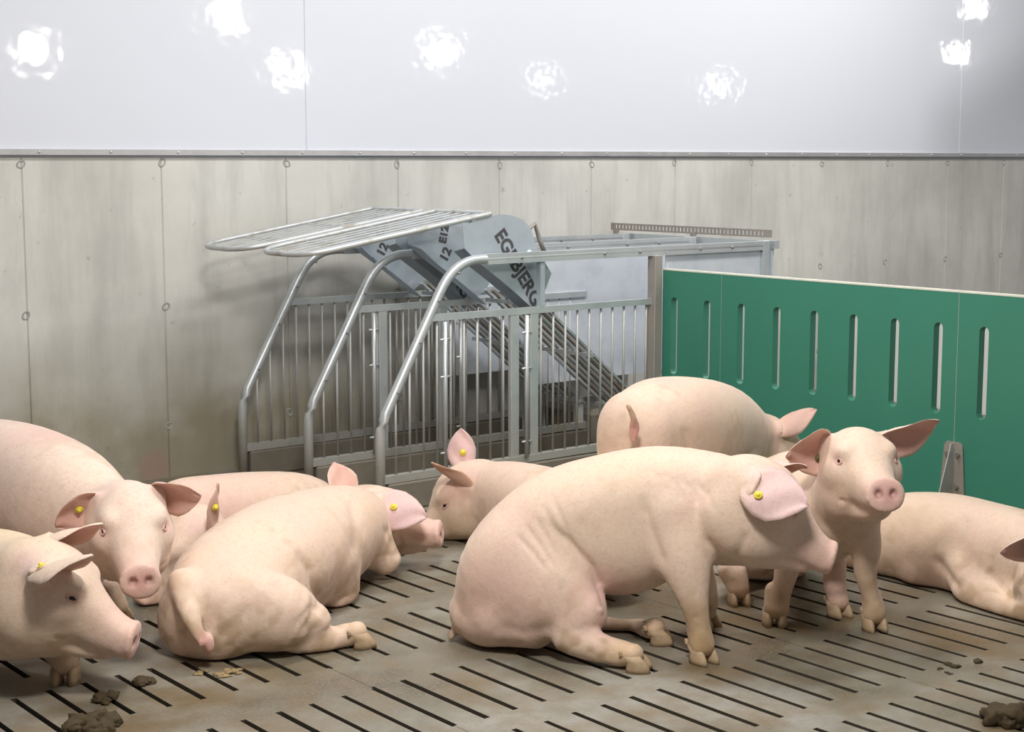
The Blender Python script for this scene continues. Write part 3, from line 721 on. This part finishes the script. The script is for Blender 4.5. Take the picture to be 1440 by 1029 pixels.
    def _hoof(s, toe, f, u, sc):
        """two claws and two dew claws; toe = front point of the sole"""
        l = nrm(np.cross(u, f)); f = nrm(f); bm = bmesh.new()
        def claw(off, L, Wc, Hc, lift=0., back=0.):
            rings = []
            for t, x, w, z in ((0, 0, 1, 0), (.35, .0, 1.0, .30), (.7, -.06, .9, .65), (1, -.24, .80, 1.0)):
                ring = []
                for k in range(12):
                    a = 2 * math.pi * k / 12; cx, cy = math.cos(a), math.sin(a)
                    ex = (cx if cx > 0 else cx * .8) * (1 - .32 * z)
                    p = toe + f * (-back - L * .5 + L * .5 * ex + x * L) + l * (off + Wc * .5 * w * cy * (1 if cx < 0 else (1 - .35 * cx))) + u * (lift + Hc * z)
                    ring.append(bm.verts.new(p))
                rings.append(ring)
            for A, B in zip(rings[:-1], rings[1:]):
                for k in range(12): bm.faces.new((A[k], A[(k + 1) % 12], B[(k + 1) % 12], B[k]))
            bm.faces.new(rings[-1]); bm.faces.new(rings[0][::-1])
        for q in (-1, 1):
            claw(q * .0215 * sc, .082 * sc, .036 * sc, .048 * sc)
            claw(q * .024 * sc, .015 * sc, .012 * sc, .016 * sc, .044 * sc, .078 * sc)
        o = bobj('hoof', bm, M_HOOF, None, True); o.parent = s.root; o.location = -s.root.location
        # the pastern that joins the claws, part of the skin, was added with the leg
    def leg_end(s, toe, f, u=(0, 0, 1), sc=1., frm=None):
        """pastern volume above a hoof, blended into the leg, then the hoof itself"""
        toe = np.asarray(toe, float); f = nrm(f); u = nrm(u); l = nrm(np.cross(u, f))
        if frm is not None: s.S.tube([(*at(*frm), .034 * sc, .034 * sc), (*(toe - f * .058 * sc + u * .046 * sc), .034 * sc, .030 * sc)], l, .025)
        else: s.S.tube([(*(toe - f * .070 * sc + u * .10 * sc), .030 * sc, .030 * sc), (*(toe - f * .048 * sc + u * .048 * sc), .034 * sc, .029 * sc)], l, .02)
        s.blobs.append((toe - f * .04 * sc + u * .03 * sc, .07 * sc, TAN, .6)); s.blobs.append((toe - f * .04 * sc + u * .02 * sc, .035 * sc, MUD, .5))
        s.foot(toe, f, u, sc)
    def tail(s, rows, r=.012):
        s.S.tube([(*at(*p), r * (1 - .5 * i / len(rows)), r * (1 - .5 * i / len(rows))) for i, p in enumerate(rows)], (0, 0, 1) if abs(rows[0][1] - rows[-1][1]) < 8 else rt, .012)
AWAY = fh; RIGHT = rt
# ---- the sitting pig in the middle
def pig_sitting():
    p = Pig(onfloor(800, 905), 'pig sitting on its haunches in the middle, in profile facing right, yellow ear tag')
    p.body([(682, 862, 5.36, .165, .125), (722, 805, 5.35, .21, .195), (785, 745, 5.34, .215, .20), (860, 722, 5.32, .21, .205), (935, 708, 5.30, .185, .197), (1005, 705, 5.26, .15, .165), (1055, 715, 5.19, .125, .14)], cap=(.7, .6))
    p.limb([(712, 800, 5.22, .10, .17), (765, 830, 5.16, .10, .165), (820, 862, 5.12, .075, .095)], AWAY, .05, (1, .8))
    p.limb([(700, 865, 5.25, .12, .105), (755, 880, 5.2, .10, .075)], AWAY, .05)
    p.limb([(822, 862, 5.12, .065, .075), (800, 893, 5.09, .05, .055), (835, 908, 5.06, .046, .052), (872, 920, 5.04, .042, .044)], AWAY, .04)
    p.leg_end(onfloor(917, 944), dv(1, 0, .25), sc=1.15, frm=(872, 920, 5.04))
    p.limb([(760, 850, 5.5, .10, .12), (835, 884, 5.47, .06, .058), (900, 889, 5.44, .042, .042)], AWAY, .04)
    p.leg_end(onfloor(948, 905), dv(1, 0, .1), sc=1.15, frm=(900, 889, 5.44))
    p.limb([(945, 725, 5.17, .075, .12), (962, 785, 5.12, .068, .095), (975, 842, 5.09, .045, .052), (983, 882, 5.085, .034, .037), (987, 905, 5.085, .036, .036)], AWAY, .05)
    p.leg_end(onfloor(1003, 937), dv(.55, 0, .85), sc=1.2)
    p.limb([(965, 765, 5.42, .07, .08), (990, 822, 5.46, .042, .045), (997, 850, 5.48, .033, .035)], AWAY, .04)
    p.leg_end(onfloor(1010, 884), dv(.7, 0, .7), sc=1.15)
    p.lump((868, 768, 5.28), (.24, .17, .165), np.array([RIGHT, AWAY, ZU]), .06)
    hd = p.head((1066, 706, 5.13), dv(.87, -.45, .10), (0, 0, 1), 1.14)
    p.limb([(1020, 745, 5.2, .11, .12), (1075, 752, 5.12, .10, .10)], AWAY, .06)
    g = hd['g']
    p.ear(g(-.055, -.112, .055), dv(.90, -.22, .40), dv(.05, -.60, -.75), .215, .10, .22, .12, (.30, .35), M_TAG, -1, .2)
    p.ear(g(-.05, .09, .085), dv(.90, .0, -.12), dv(.2, -.75, .4), .20, .075, .5, .1, None, None, 1, .2, (.78, .58, .52))
    p.tail([(652, 868, 5.33), (640, 885, 5.31), (632, 903, 5.3)], .017)
    for q in ((880, 845), (862, 853), (845, 858), (897, 835)): p.crease([q], 3.2, -.010, 5.3)
    p.crease([(762, 728), (800, 762), (832, 798), (850, 838), (858, 872)], 6, .014, 5.35); p.crease([(903, 695), (912, 735), (926, 775), (935, 800)], 7, .010, 5.3)
    p.crease([(1020, 800), (1008, 775), (985, 752)], 6, .008, 5.3); p.crease([(1052, 745), (1040, 775), (1022, 800)], 7, .006)
    for k in range(5): p.crease([(722 + 13 * k, 748 - 14 * k), (748 + 12 * k, 775 - 8 * k), (772 + 11 * k, 806 - 3 * k)], 3.5, .0035)
    for k in range(4): p.crease([(905 + 22 * k, 655 + 6 * k), (930 + 22 * k, 672 + 8 * k), (940 + 22 * k, 700 + 8 * k)], 4, .0025)
    p.crease([(990, 905), (985, 880), (975, 862)], 4, .004, 5.2); p.crease([(690, 880), (740, 890), (790, 880)], 9, .006, 5.3)
    p.paint((700, 850, 5.12), .20, (.70, .44, .40), .55); p.paint((840, 850, 5.15), .14, (.72, .42, .40), .6); p.paint((960, 905, 5.09), .09, TAN, .6)
    p.paint((975, 866, 5.04), .045, MUD, .8); p.paint((984, 890, 5.04), .11, (.50, .34, .15), .65); p.paint((992, 905, 5.04), .03, MUD, .7); p.paint((962, 890, 5.05), .03, MUD, .5); p.paint((880, 915, 5.0), .07, (.56, .39, .20), .6); p.paint((850, 900, 5.02), .015, MUD, .7); p.paint((935, 888, 5.4), .07, (.30, .21, .12), .6); p.paint((860, 690, 5.12), .22, (.68, .53, .38), .4); p.paint((1140, 775, 5.1), .08, PINK, .4)
    p.build()
# ---- the pig lying with its rump towards the viewer
def pig_rump_lying():
    p = Pig(onfloor(360, 880), 'pig lying with its rump to the viewer, one hind leg stretched out')
    LF = dv(-.9, 0, -.4)
    p.body([(292, 868, 5.17, .17, .17), (330, 832, 5.36, .225, .205), (388, 790, 5.62, .225, .212), (440, 765, 5.86, .21, .20), (485, 745, 6.07, .165, .175), (512, 738, 6.26, .11, .125)], dv(-.85, .36, -.38), cap=(.75, .6))
    p.limb([(335, 850, 5.18, .12, .14), (395, 865, 5.18, .12, .13), (432, 880, 5.22, .075, .085)], AWAY, .05, (1, .8))
    p.limb([(435, 872, 5.22, .06, .08), (422, 905, 5.19, .045, .05), (455, 903, 5.22, .048, .052), (487, 896, 5.27, .042, .042)], AWAY, .03)
    p.leg_end(onfloor(528, 907), dv(1, 0, -.35), sc=1.15, frm=(487, 896, 5.27))
    p.limb([(462, 795, 5.72, .09, .10), (478, 828, 5.78, .06, .075), (470, 850, 5.75, .05, .05)], AWAY, .04)
    p.limb([(525, 770, 6.10, .07, .09), (545, 790, 6.12, .05, .06)], AWAY, .04)
    hd = p.head((522, 728, 6.32), dv(.96, -.06, .08), dv(-.1, .9, .3), 1.08)
    g = hd['g']
    p.ear(at(530, 708, 6.17), dv(.93, -.17, .25), dv(.1, -.55, -.8), .235, .088, .25, .1, (.42, .05), M_TAG, -1, .2)
    p.ear(at(484, 694, 6.42), dv(-.28, .9, -.2), dv(.5, .1, .6), .155, .075, .35, -.05, None, None, 1, .05, (.74, .50, .50))
    p.S.tube(p.pts([(256, 815, 5.13, .045, .035), (263, 850, 5.045, .036, .03), (273, 878, 4.995, .027, .024), (284, 904, 4.97, .013, .013)]), rt, .03)
    p.lump((294, 905, 5.0), (.018, .03, .036), None, .03)
    p.S.tube(p.pts([(266, 835, 4.99, .012, .012), (282, 875, 4.955, .014, .014), (303, 912, 4.97, .014, .014)]), rt, .035, sub=True)
    p.crease([(418, 772), (436, 800), (446, 838), (443, 872)], 6, .016); p.crease([(424, 892), (438, 868), (452, 850)], 5, .008); p.crease([(412, 884), (430, 862), (444, 846)], 4, .006)
    p.crease([(541, 738), (551, 762), (546, 795)], 5, .010); p.crease([(557, 742), (564, 764), (557, 787)], 4, .008); p.crease([(568, 760), (590, 757), (603, 757)], 3, .006)
    p.crease([(492, 700), (503, 740), (498, 790)], 8, .010); p.crease([(300, 900), (330, 880), (345, 850)], 10, .006)
    p.paint((290, 905, 4.96), .05, (.72, .34, .34), .8); p.paint((272, 880, 4.96), .05, (.50, .35, .22), .5)
    for x, y in ((313, 893), (345, 888), (338, 880), (352, 893)): p.paint((x, y, 4.95), .019, (.22, .17, .14), .85)
    p.paint((450, 840, 5.6), .14, (.70, .46, .42), .5); p.paint((520, 740, 6.0), .12, (.66, .47, .30), .5); p.paint((598, 740, 6.25), .06, PINK, .5)
    p.build()
# ---- pig lying behind, head turned to the left
def pig_behind_left():
    p = Pig(onfloor(330, 800), 'pinkish pig lying behind others at left, one ear upright, face half hidden')
    p.body([(455, 738, 6.95, .15, .16), (418, 730, 6.8, .19, .20), (365, 731, 6.6, .19, .205), (305, 737, 6.4, .18, .205), (258, 745, 6.22, .16, .205), (245, 752, 6.08, .13, .17)], cap=(.8, .7))
    hd = p.head((266, 768, 5.90), dv(-.62, -.60, .50), (0, 0, 1), 1.1, False)
    g = hd['g']
    p.limb([(248, 770, 6.0, .12, .15), (262, 782, 5.90, .11, .11)], RIGHT, .06)
    p.ear(at(303, 742, 5.82), dv(.14, .95, .1), dv(-.92, .15, -.1), .20, .055, .5, .05, (.58, -.55), M_TAG, -1, .5, (.55, .36, .30))
    p.ear(g(-.06, -.09, .09), dv(-.6, .5, -.4), dv(-.5, -.4, .6), .19, .07, .4)
    p.paint((330, 720, 6.15), .30, (.74, .48, .42), .6)
    p.build()
# ---- standing pig far left, facing the viewer
def pig_standing_left():
    p = Pig(onfloor(60, 880), 'pig standing at far left, lowered head facing the viewer, ears out sideways', np.array([.80, .64, .525]))
    LF = dv(.7, 0, -.7)
    p.body([(-130, 675, 6.3, .18, .18), (-60, 675, 6.05, .215, .235), (15, 687, 5.78, .22, .25), (85, 708, 5.5, .195, .225), (135, 733, 5.34, .15, .18), (165, 746, 5.24, .12, .145)], cap=(.8, .6))
    hd = p.head((184, 742, 5.17), dv(.32, -.20, .93), (0, 0, 1), 1.15)
    g = hd['g']
    p.ear(g(-.06, .095, .085), dv(.75, -.12, .30), dv(-.05, -.55, .85), .165, .085, .45, -.12, None, None, 1, .5)
    p.ear(g(-.05, -.10, .07), dv(-.66, -.50, .35), dv(.05, -.45, .85),   .165, .08, .5, -.1, (.40, -.1), M_TAG, 1, .5)
    for (x0, y0, z0, x1, y1, z1) in ((70, 800, 5.42, 62, 870, 5.4), (130, 800, 5.62, 150, 850, 5.72)):
        p.limb([(x0, y0 - 40, z0, .08, .10), (x0, y0 + 20, z0, .052, .06), ((x0 + x1) / 2, (y0 + y1) / 2 + 12, (z0 + z1) / 2, .038, .04), (x1, y1 - 12, z1, .034, .034)], LF, .05)
    p.leg_end(onfloor(185, 876), dv(.9, 0, .35), sc=1.15); p.leg_end(onfloor(66, 915), dv(.5, 0, .8), sc=1.15)
    for (x, z) in ((-150, 6.1), (-90, 6.3)):
        p.limb([(x, 790, z, .10, .14), (x - 8, 840, z + .05, .05, .06), (x, 875, z, .034, .036)], LF, .05); q = at(x, 875, z); p.leg_end((q[0], q[1], .003) + dv(.6, 0, .6) * .05 * np.array((1, 1, 0)), dv(.67, 0, .74))
    p.paint((60, 612, 5.6), .13, (.80, .42, .42), .5); p.paint((85, 640, 5.3), .02, (.60, .40, .28), .6)
    p.paint((20, 690, 5.5), .25, (.78, .60, .52), .5)
    p.build()
# ---- pig at the lower left corner, head in profile
def pig_corner():
    p = Pig(onfloor(-20, 945), 'pig in lower left corner, head and neck in profile, snout pointing right')
    p.body([(-190, 850, 5.15, .18, .18), (-110, 838, 5.05, .20, .205), (-30, 832, 4.95, .18, .205), (25, 835, 4.84, .145, .19), (60, 842, 4.77, .115, .155)], cap=(.8, .6))
    hd = p.head((66, 828, 4.73), dv(.93, -.36, .04), (0, 0, 1), 1.16)
    g = hd['g']
    p.limb([(20, 870, 4.84, .12, .12), (80, 880, 4.8, .10, .09)], AWAY, .06)
    p.ear(g(-.01, -.11, .085), dv(.76, .40, .35), dv(.55, -.65, .25), .235, .085, .55, .12, (.30, .25), M_TAG, -1, .4, (.78, .62, .50))
    p.ear(g(-.06, .09, .10), dv(.86, .34, .0), dv(.3, -.6, .3), .20, .075, .5, .1, None, None, 1, .3, (.80, .64, .52))
    p.limb([(35, 880, 4.95, .07, .08), (70, 905, 4.92, .048, .05), (82, 925, 4.93, .036, .036)], RIGHT, .05)
    p.leg_end(onfloor(88, 967), dv(.1, 0, 1), sc=1.25)
    p.paint((30, 760, 4.85), .16, (.74, .62, .34), .5); p.paint((60, 890, 4.75), .16, (.62, .45, .27), .5); p.paint((120, 890, 4.7), .04, (.40, .36, .32), .35)
    p.paint((86, 857, 4.69), .015, (.35, .30, .08), .7); p.paint((99, 838, 4.69), .04, (.66, .40, .42), .6)
    p.build()
# ---- pig lying behind the middle, facing left
def pig_behind_middle():
    p = Pig(onfloor(760, 745), 'pig lying by the steel stalls facing left, body hidden behind the sitting pig')
    p.body([(852, 775, 5.86, .13, .15), (830, 752, 6.06, .17, .18), (805, 735, 6.27, .18, .19), (765, 719, 6.46, .17, .185), (718, 704, 6.68, .15, .17), (682, 698, 6.8, .125, .15)], cap=(.8, .6))
    hd = p.head((655, 697, 6.82), dv(-.78, -.50, .12), (0, 0, 1), 1.1)
    g = hd['g']
    p.limb([(700, 722, 6.78, .12, .12), (650, 725, 6.8, .10, .09)], AWAY, .06)
    p.ear(g(-.02, .105, .045), dv(-.70, .62, .35), dv(.5, .45, -.5), .24, .06, .5, .0, None, None, 1, .3, (.52, .30, .20))
    p.ear(g(-.06, -.085, .09), dv(-.08, .95, -.2), dv(-.2, .1, -.9), .185, .07, .4, 0, (.45, 0), M_TAG, -1, .2)
    p.paint((645, 690, 6.7), .07, (.72, .42, .36), .6); p.paint((640, 735, 6.7), .10, (.60, .46, .28), .5)
    p.build()
# ---- pig standing at the back, rump towards the viewer
def pig_back_rump():
    p = Pig(onfloor(960, 800), 'pig standing at the back by the green panel, rump and short tail towards viewer')
    LF = dv(-.78, 0, -.62)
    p.body([(897, 612, 6.33, .17, .185), (930, 606, 6.5, .205, .222), (975, 604, 6.75, .21, .225), (1010, 606, 6.98, .185, .205), (1042, 620, 7.13, .15, .17), (1062, 628, 7.2, .12, .14)], cap=(.75, .6), p=2.3)
    p.limb([(892, 640, 6.38, .13, .15), (892, 680, 6.45, .09, .11)], LF, .05)
    for x, z in ((882, 6.56), (932, 6.42)): p.limb([(x, 660, z, .10, .15), (x, 735, z, .055, .065), (x + 4, 780, z, .038, .045), (x + 4, 800, z, .033, .035)], LF, .05)
    for x, z in ((985, 7.1), (1035, 6.9)): p.limb([(x, 660, z, .08, .12), (x, 715, z, .05, .06), (x, 755, z, .035, .038)], LF, .05)
    for x, z in ((882, 6.56), (932, 6.42), (985, 7.1), (1035, 6.9)): q = at(x + 6, 700, z); p.leg_end((q[0], q[1], .003), dv(.5, 0, -.8))
    hd = p.head((1082, 628, 7.22), dv(.80, -.45, -.25), (0, 0, 1), 1.05)
    g = hd['g']
    p.ear(g(-.05, -.09, .085), dv(.80, .52, .2), dv(.45, -.5, -.5), .215, .07, .4, .1, None, None, 1, .9, (.60, .38, .32))
    p.ear(g(-.06, .09, .085), dv(.4, .1, -.9), dv(.4, -.5, -.5), .2, .07, .4)
    p.tail([(893, 600, 6.11), (891, 588, 6.07), (887, 578, 6.05), (883, 570, 6.05)], .016)
    p.lump((891, 608, 6.10), (.018, .018, .045), None, .02)
    p.crease([(891, 598), (891, 622)], 3, .008); p.crease([(960, 600), (968, 625), (966, 650)], 6, .006)
    p.paint((891, 608, 6.10), .055, (.66, .28, .26), .85); p.paint((885, 572, 6.05), .03, (.42, .24, .14), .8); p.paint((940, 525, 6.45), .08, (.80, .40, .38), .5)
    p.paint((1050, 650, 6.8), .14, (.72, .46, .40), .4); p.paint((1080, 610, 7.15), .10, (.50, .32, .24), .6); p.paint((865, 625, 6.2), .10, (.72, .52, .38), .4)
    p.build()
# ---- pig facing the viewer
def pig_facing():
    p = Pig(onfloor(1150, 865), 'pig facing the viewer with big ears spread, front legs planted on the slats')
    LF = dv(.98, 0, -.16)
    p.body([(1075, 790, 6.25, .17, .15), (1085, 745, 6.15, .20, .20), (1108, 715, 5.92, .195, .20), (1138, 705, 5.70, .175, .195), (1165, 705, 5.56, .145, .175), (1185, 695, 5.48, .115, .14)], cap=(.8, .6))
    p.limb([(1160, 745, 5.6, .125, .12), (1172, 735, 5.53, .115, .10)], LF, .05)
    hd = p.head((1207, 660, 5.37), dv(.08, .09, .99), (0, 0, 1), 1.14)
    g = hd['g']
    p.ear(g(-.055, .10, .085), dv(.93, .22, .05), dv(.12, -.45, .85), .225, .085, .5, -.12, None, None, 1, .1, (.80, .62, .54), .25)
    p.ear(g(-.045, -.10, .078), dv(-.78, -.30, .40), dv(.12, -.30, .95), .165, .10, .5, -.1, (.30, .5), M_TAGD, 1, .15, (.78, .60, .52), -.2)
    # front legs
    p.limb([(1122, 735, 5.56, .075, .10), (1112, 775, 5.53, .055, .065), (1104, 812, 5.52, .040, .043), (1099, 840, 5.52, .030, .032), (1097, 856, 5.52, .033, .034)], LF, .05)
    p.leg_end(onfloor(1090, 884), dv(-.1, 0, 1), sc=1.15)
    p.limb([(1205, 725, 5.46, .07, .09), (1218, 765, 5.45, .052, .06), (1217, 803, 5.45, .040, .043), (1224, 838, 5.45, .030, .032), (1229, 860, 5.45, .033, .034)], LF, .05)
    p.leg_end(onfloor(1238, 891), dv(.2, 0, 1), sc=1.15)
    # hind feet, tucked forward under the belly
    p.limb([(1080, 770, 6.05, .10, .12), (1028, 795, 5.85, .05, .06), (1036, 822, 5.80, .036, .038)], LF, .04)
    p.leg_end(onfloor(1044, 855), dv(.1, 0, 1), sc=1.15)
    p.limb([(1140, 760, 5.85, .10, .11), (1170, 780, 5.68, .05, .058), (1174, 825, 5.63, .038, .040)], LF, .04)
    p.leg_end(onfloor(1192, 871), dv(.45, 0, .9), sc=1.15)
    p.paint((1100, 850, 5.48), .10, (.52, .36, .18), .65); p.paint((1226, 850, 5.41), .10, (.56, .40, .22), .6); p.paint((1092, 845, 5.48), .03, MUD, .6); p.paint((1222, 825, 5.41), .025, MUD, .5); p.paint((1232, 862, 5.41), .025, MUD, .6); p.paint((1185, 852, 5.58), .04, MUD, .5); p.paint((1178, 820, 5.6), .10, (.74, .46, .42), .6)
    p.paint((1195, 690, 5.2), .09, (.74, .60, .40), .35); p.paint((1215, 640, 5.2), .10, CREAM, .5)
    p.build(.008)
# ---- pig lying at the right edge
def pig_right():
    p = Pig(onfloor(1380, 850), 'pig lying at the right edge behind the facing pig, head cut off by frame')
    p.body([(1215, 788, 6.42, .15, .15), (1258, 765, 6.33, .195, .195), (1320, 765, 6.18, .205, .205), (1385, 778, 5.98, .19, .20), (1440, 785, 5.80, .16, .175), (1480, 800, 5.66, .125, .145)], cap=(.8, .6))
    p.limb([(1372, 795, 5.92, .09, .13), (1382, 830, 5.80, .085, .10), (1420, 855, 5.66, .075, .075), (1480, 868, 5.48, .05, .05)], AWAY, .05)
    p.limb([(1300, 810, 6.1, .10, .10), (1330, 825, 6.05, .06, .06)], AWAY, .05)
    p.leg_end(onfloor(1530, 900), dv(1, 0, .4))
    hd = p.head((1500, 812, 5.55), dv(.75, -.35, .5), (0, 0, 1), 1.1)
    g = hd['g']
    p.ear(at(1452, 752, 5.46), dv(-.72, -.40, .35), dv(.25, -.55, .8), .16, .08, .5, -.1, None, None, 1, .9, (.78, .62, .54))
    p.crease([(1312, 780), (1330, 806), (1350, 832)], 7, .014); p.crease([(1385, 800), (1408, 828), (1436, 850)], 8, .014); p.crease([(1360, 720), (1352, 750), (1345, 790)], 9, .008)
    p.ear(g(-.06, .09, .085), dv(.6, .3, -.3), dv(.4, -.6, .3), .2, .08, .4)
    p.paint((1290, 760, 6.0), .3, (.62, .46, .32), .55); p.paint((1330, 830, 6.0), .15, (.72, .46, .40), .5)
    p.build()
for f_ in (pig_sitting, pig_rump_lying, pig_behind_left, pig_standing_left, pig_corner, pig_behind_middle, pig_back_rump, pig_facing, pig_right): f_()
# ------------------------------------------------------------------ droppings and feed lumps on the slats
from mathutils import noise as mnoise
def lumps(name, px, py, R_, n, hgt, label, mat, cat, seed, f=.4):
    rd = random.Random(seed); c = onfloor(px, py); bm = bmesh.new()
    for i in range(n):
        a = rd.uniform(0, 6.28); r = R_ * math.sqrt(rd.random()) * .85 * (n > 1); s = R_ * rd.uniform(.6, 1.3) * f
        q = bmesh.ops.create_icosphere(bm, subdivisions=3 if s > .015 else 2, radius=s)
        o = Vector((c[0] + r * math.cos(a), c[1] + r * math.sin(a), s * hgt * .45 + max(0, R_ * .5 - r) * hgt * .5 * (n > 3)))
        sx, sy = rd.uniform(.75, 1.3), rd.uniform(.75, 1.3)
        for v in q['verts']:
            d = 1 + .45 * mnoise.noise(v.co * (1.6 / s) + Vector((i * 7, seed, 0))) + .35 * mnoise.noise(v.co * (4.5 / s) + Vector((seed, i, 3)))
            v.co = Vector((v.co.x * d * sx, v.co.y * d * sy, v.co.z * d * hgt)) + o; v.co.z = max(v.co.z, .001)
    return tag(bobj(name, bm, mat, None, True), label, cat, None, 'stuff' if mat is M_CRUMB else None)
lumps('manure_pile', 130, 1026, .085, 16, .75, 'dark crumbly manure pile at the bottom edge, below the corner pig', M_MUCK, 'manure', 1, .33)
lumps('manure_lump', 143, 985, .042, 5, .8, 'round manure lump between the corner pig and the dark pile', M_MUCK, 'manure', 2, .5)
lumps('manure_lump', 199, 962, .042, 5, .5, 'flat brown manure lump beside a slot, under the snout of the corner pig', M_MUCK, 'manure', 3, .45)
lumps('manure_pile', 1432, 1016, .085, 12, .85, 'dark manure pile in the bottom right corner', M_MUCK, 'manure', 4, .38)
lumps('manure_lump', 1374, 930, .016, 3, .8, 'small single dark dropping on the slats at right', M_MUCK, 'manure', 5, .6)
lumps('manure_lump', 1340, 936, .022, 3, .4, 'largest of the thin flattened droppings left of the small dark one', M_MUCK, 'manure', 6, .6)
lumps('manure_lump', 1322, 941, .012, 3, .4, 'flattened dropping furthest left on the slats at right', M_MUCK, 'manure', 9, .6)
lumps('manure_lump', 1335, 947, .011, 3, .4, 'flattened dropping nearest the viewer, below the largest flat one', M_MUCK, 'manure', 10, .6)
lumps('feed_crumbs', 325, 947, .055, 22, .45, 'scattered yellowish feed crumbs below the rump of the lying pig', M_CRUMB, 'feed', 7, .18)
lumps('feed_crumbs', 284, 947, .028, 8, .5, 'small clump of feed just left of the scattered crumbs', M_CRUMB, 'feed', 8, .3)
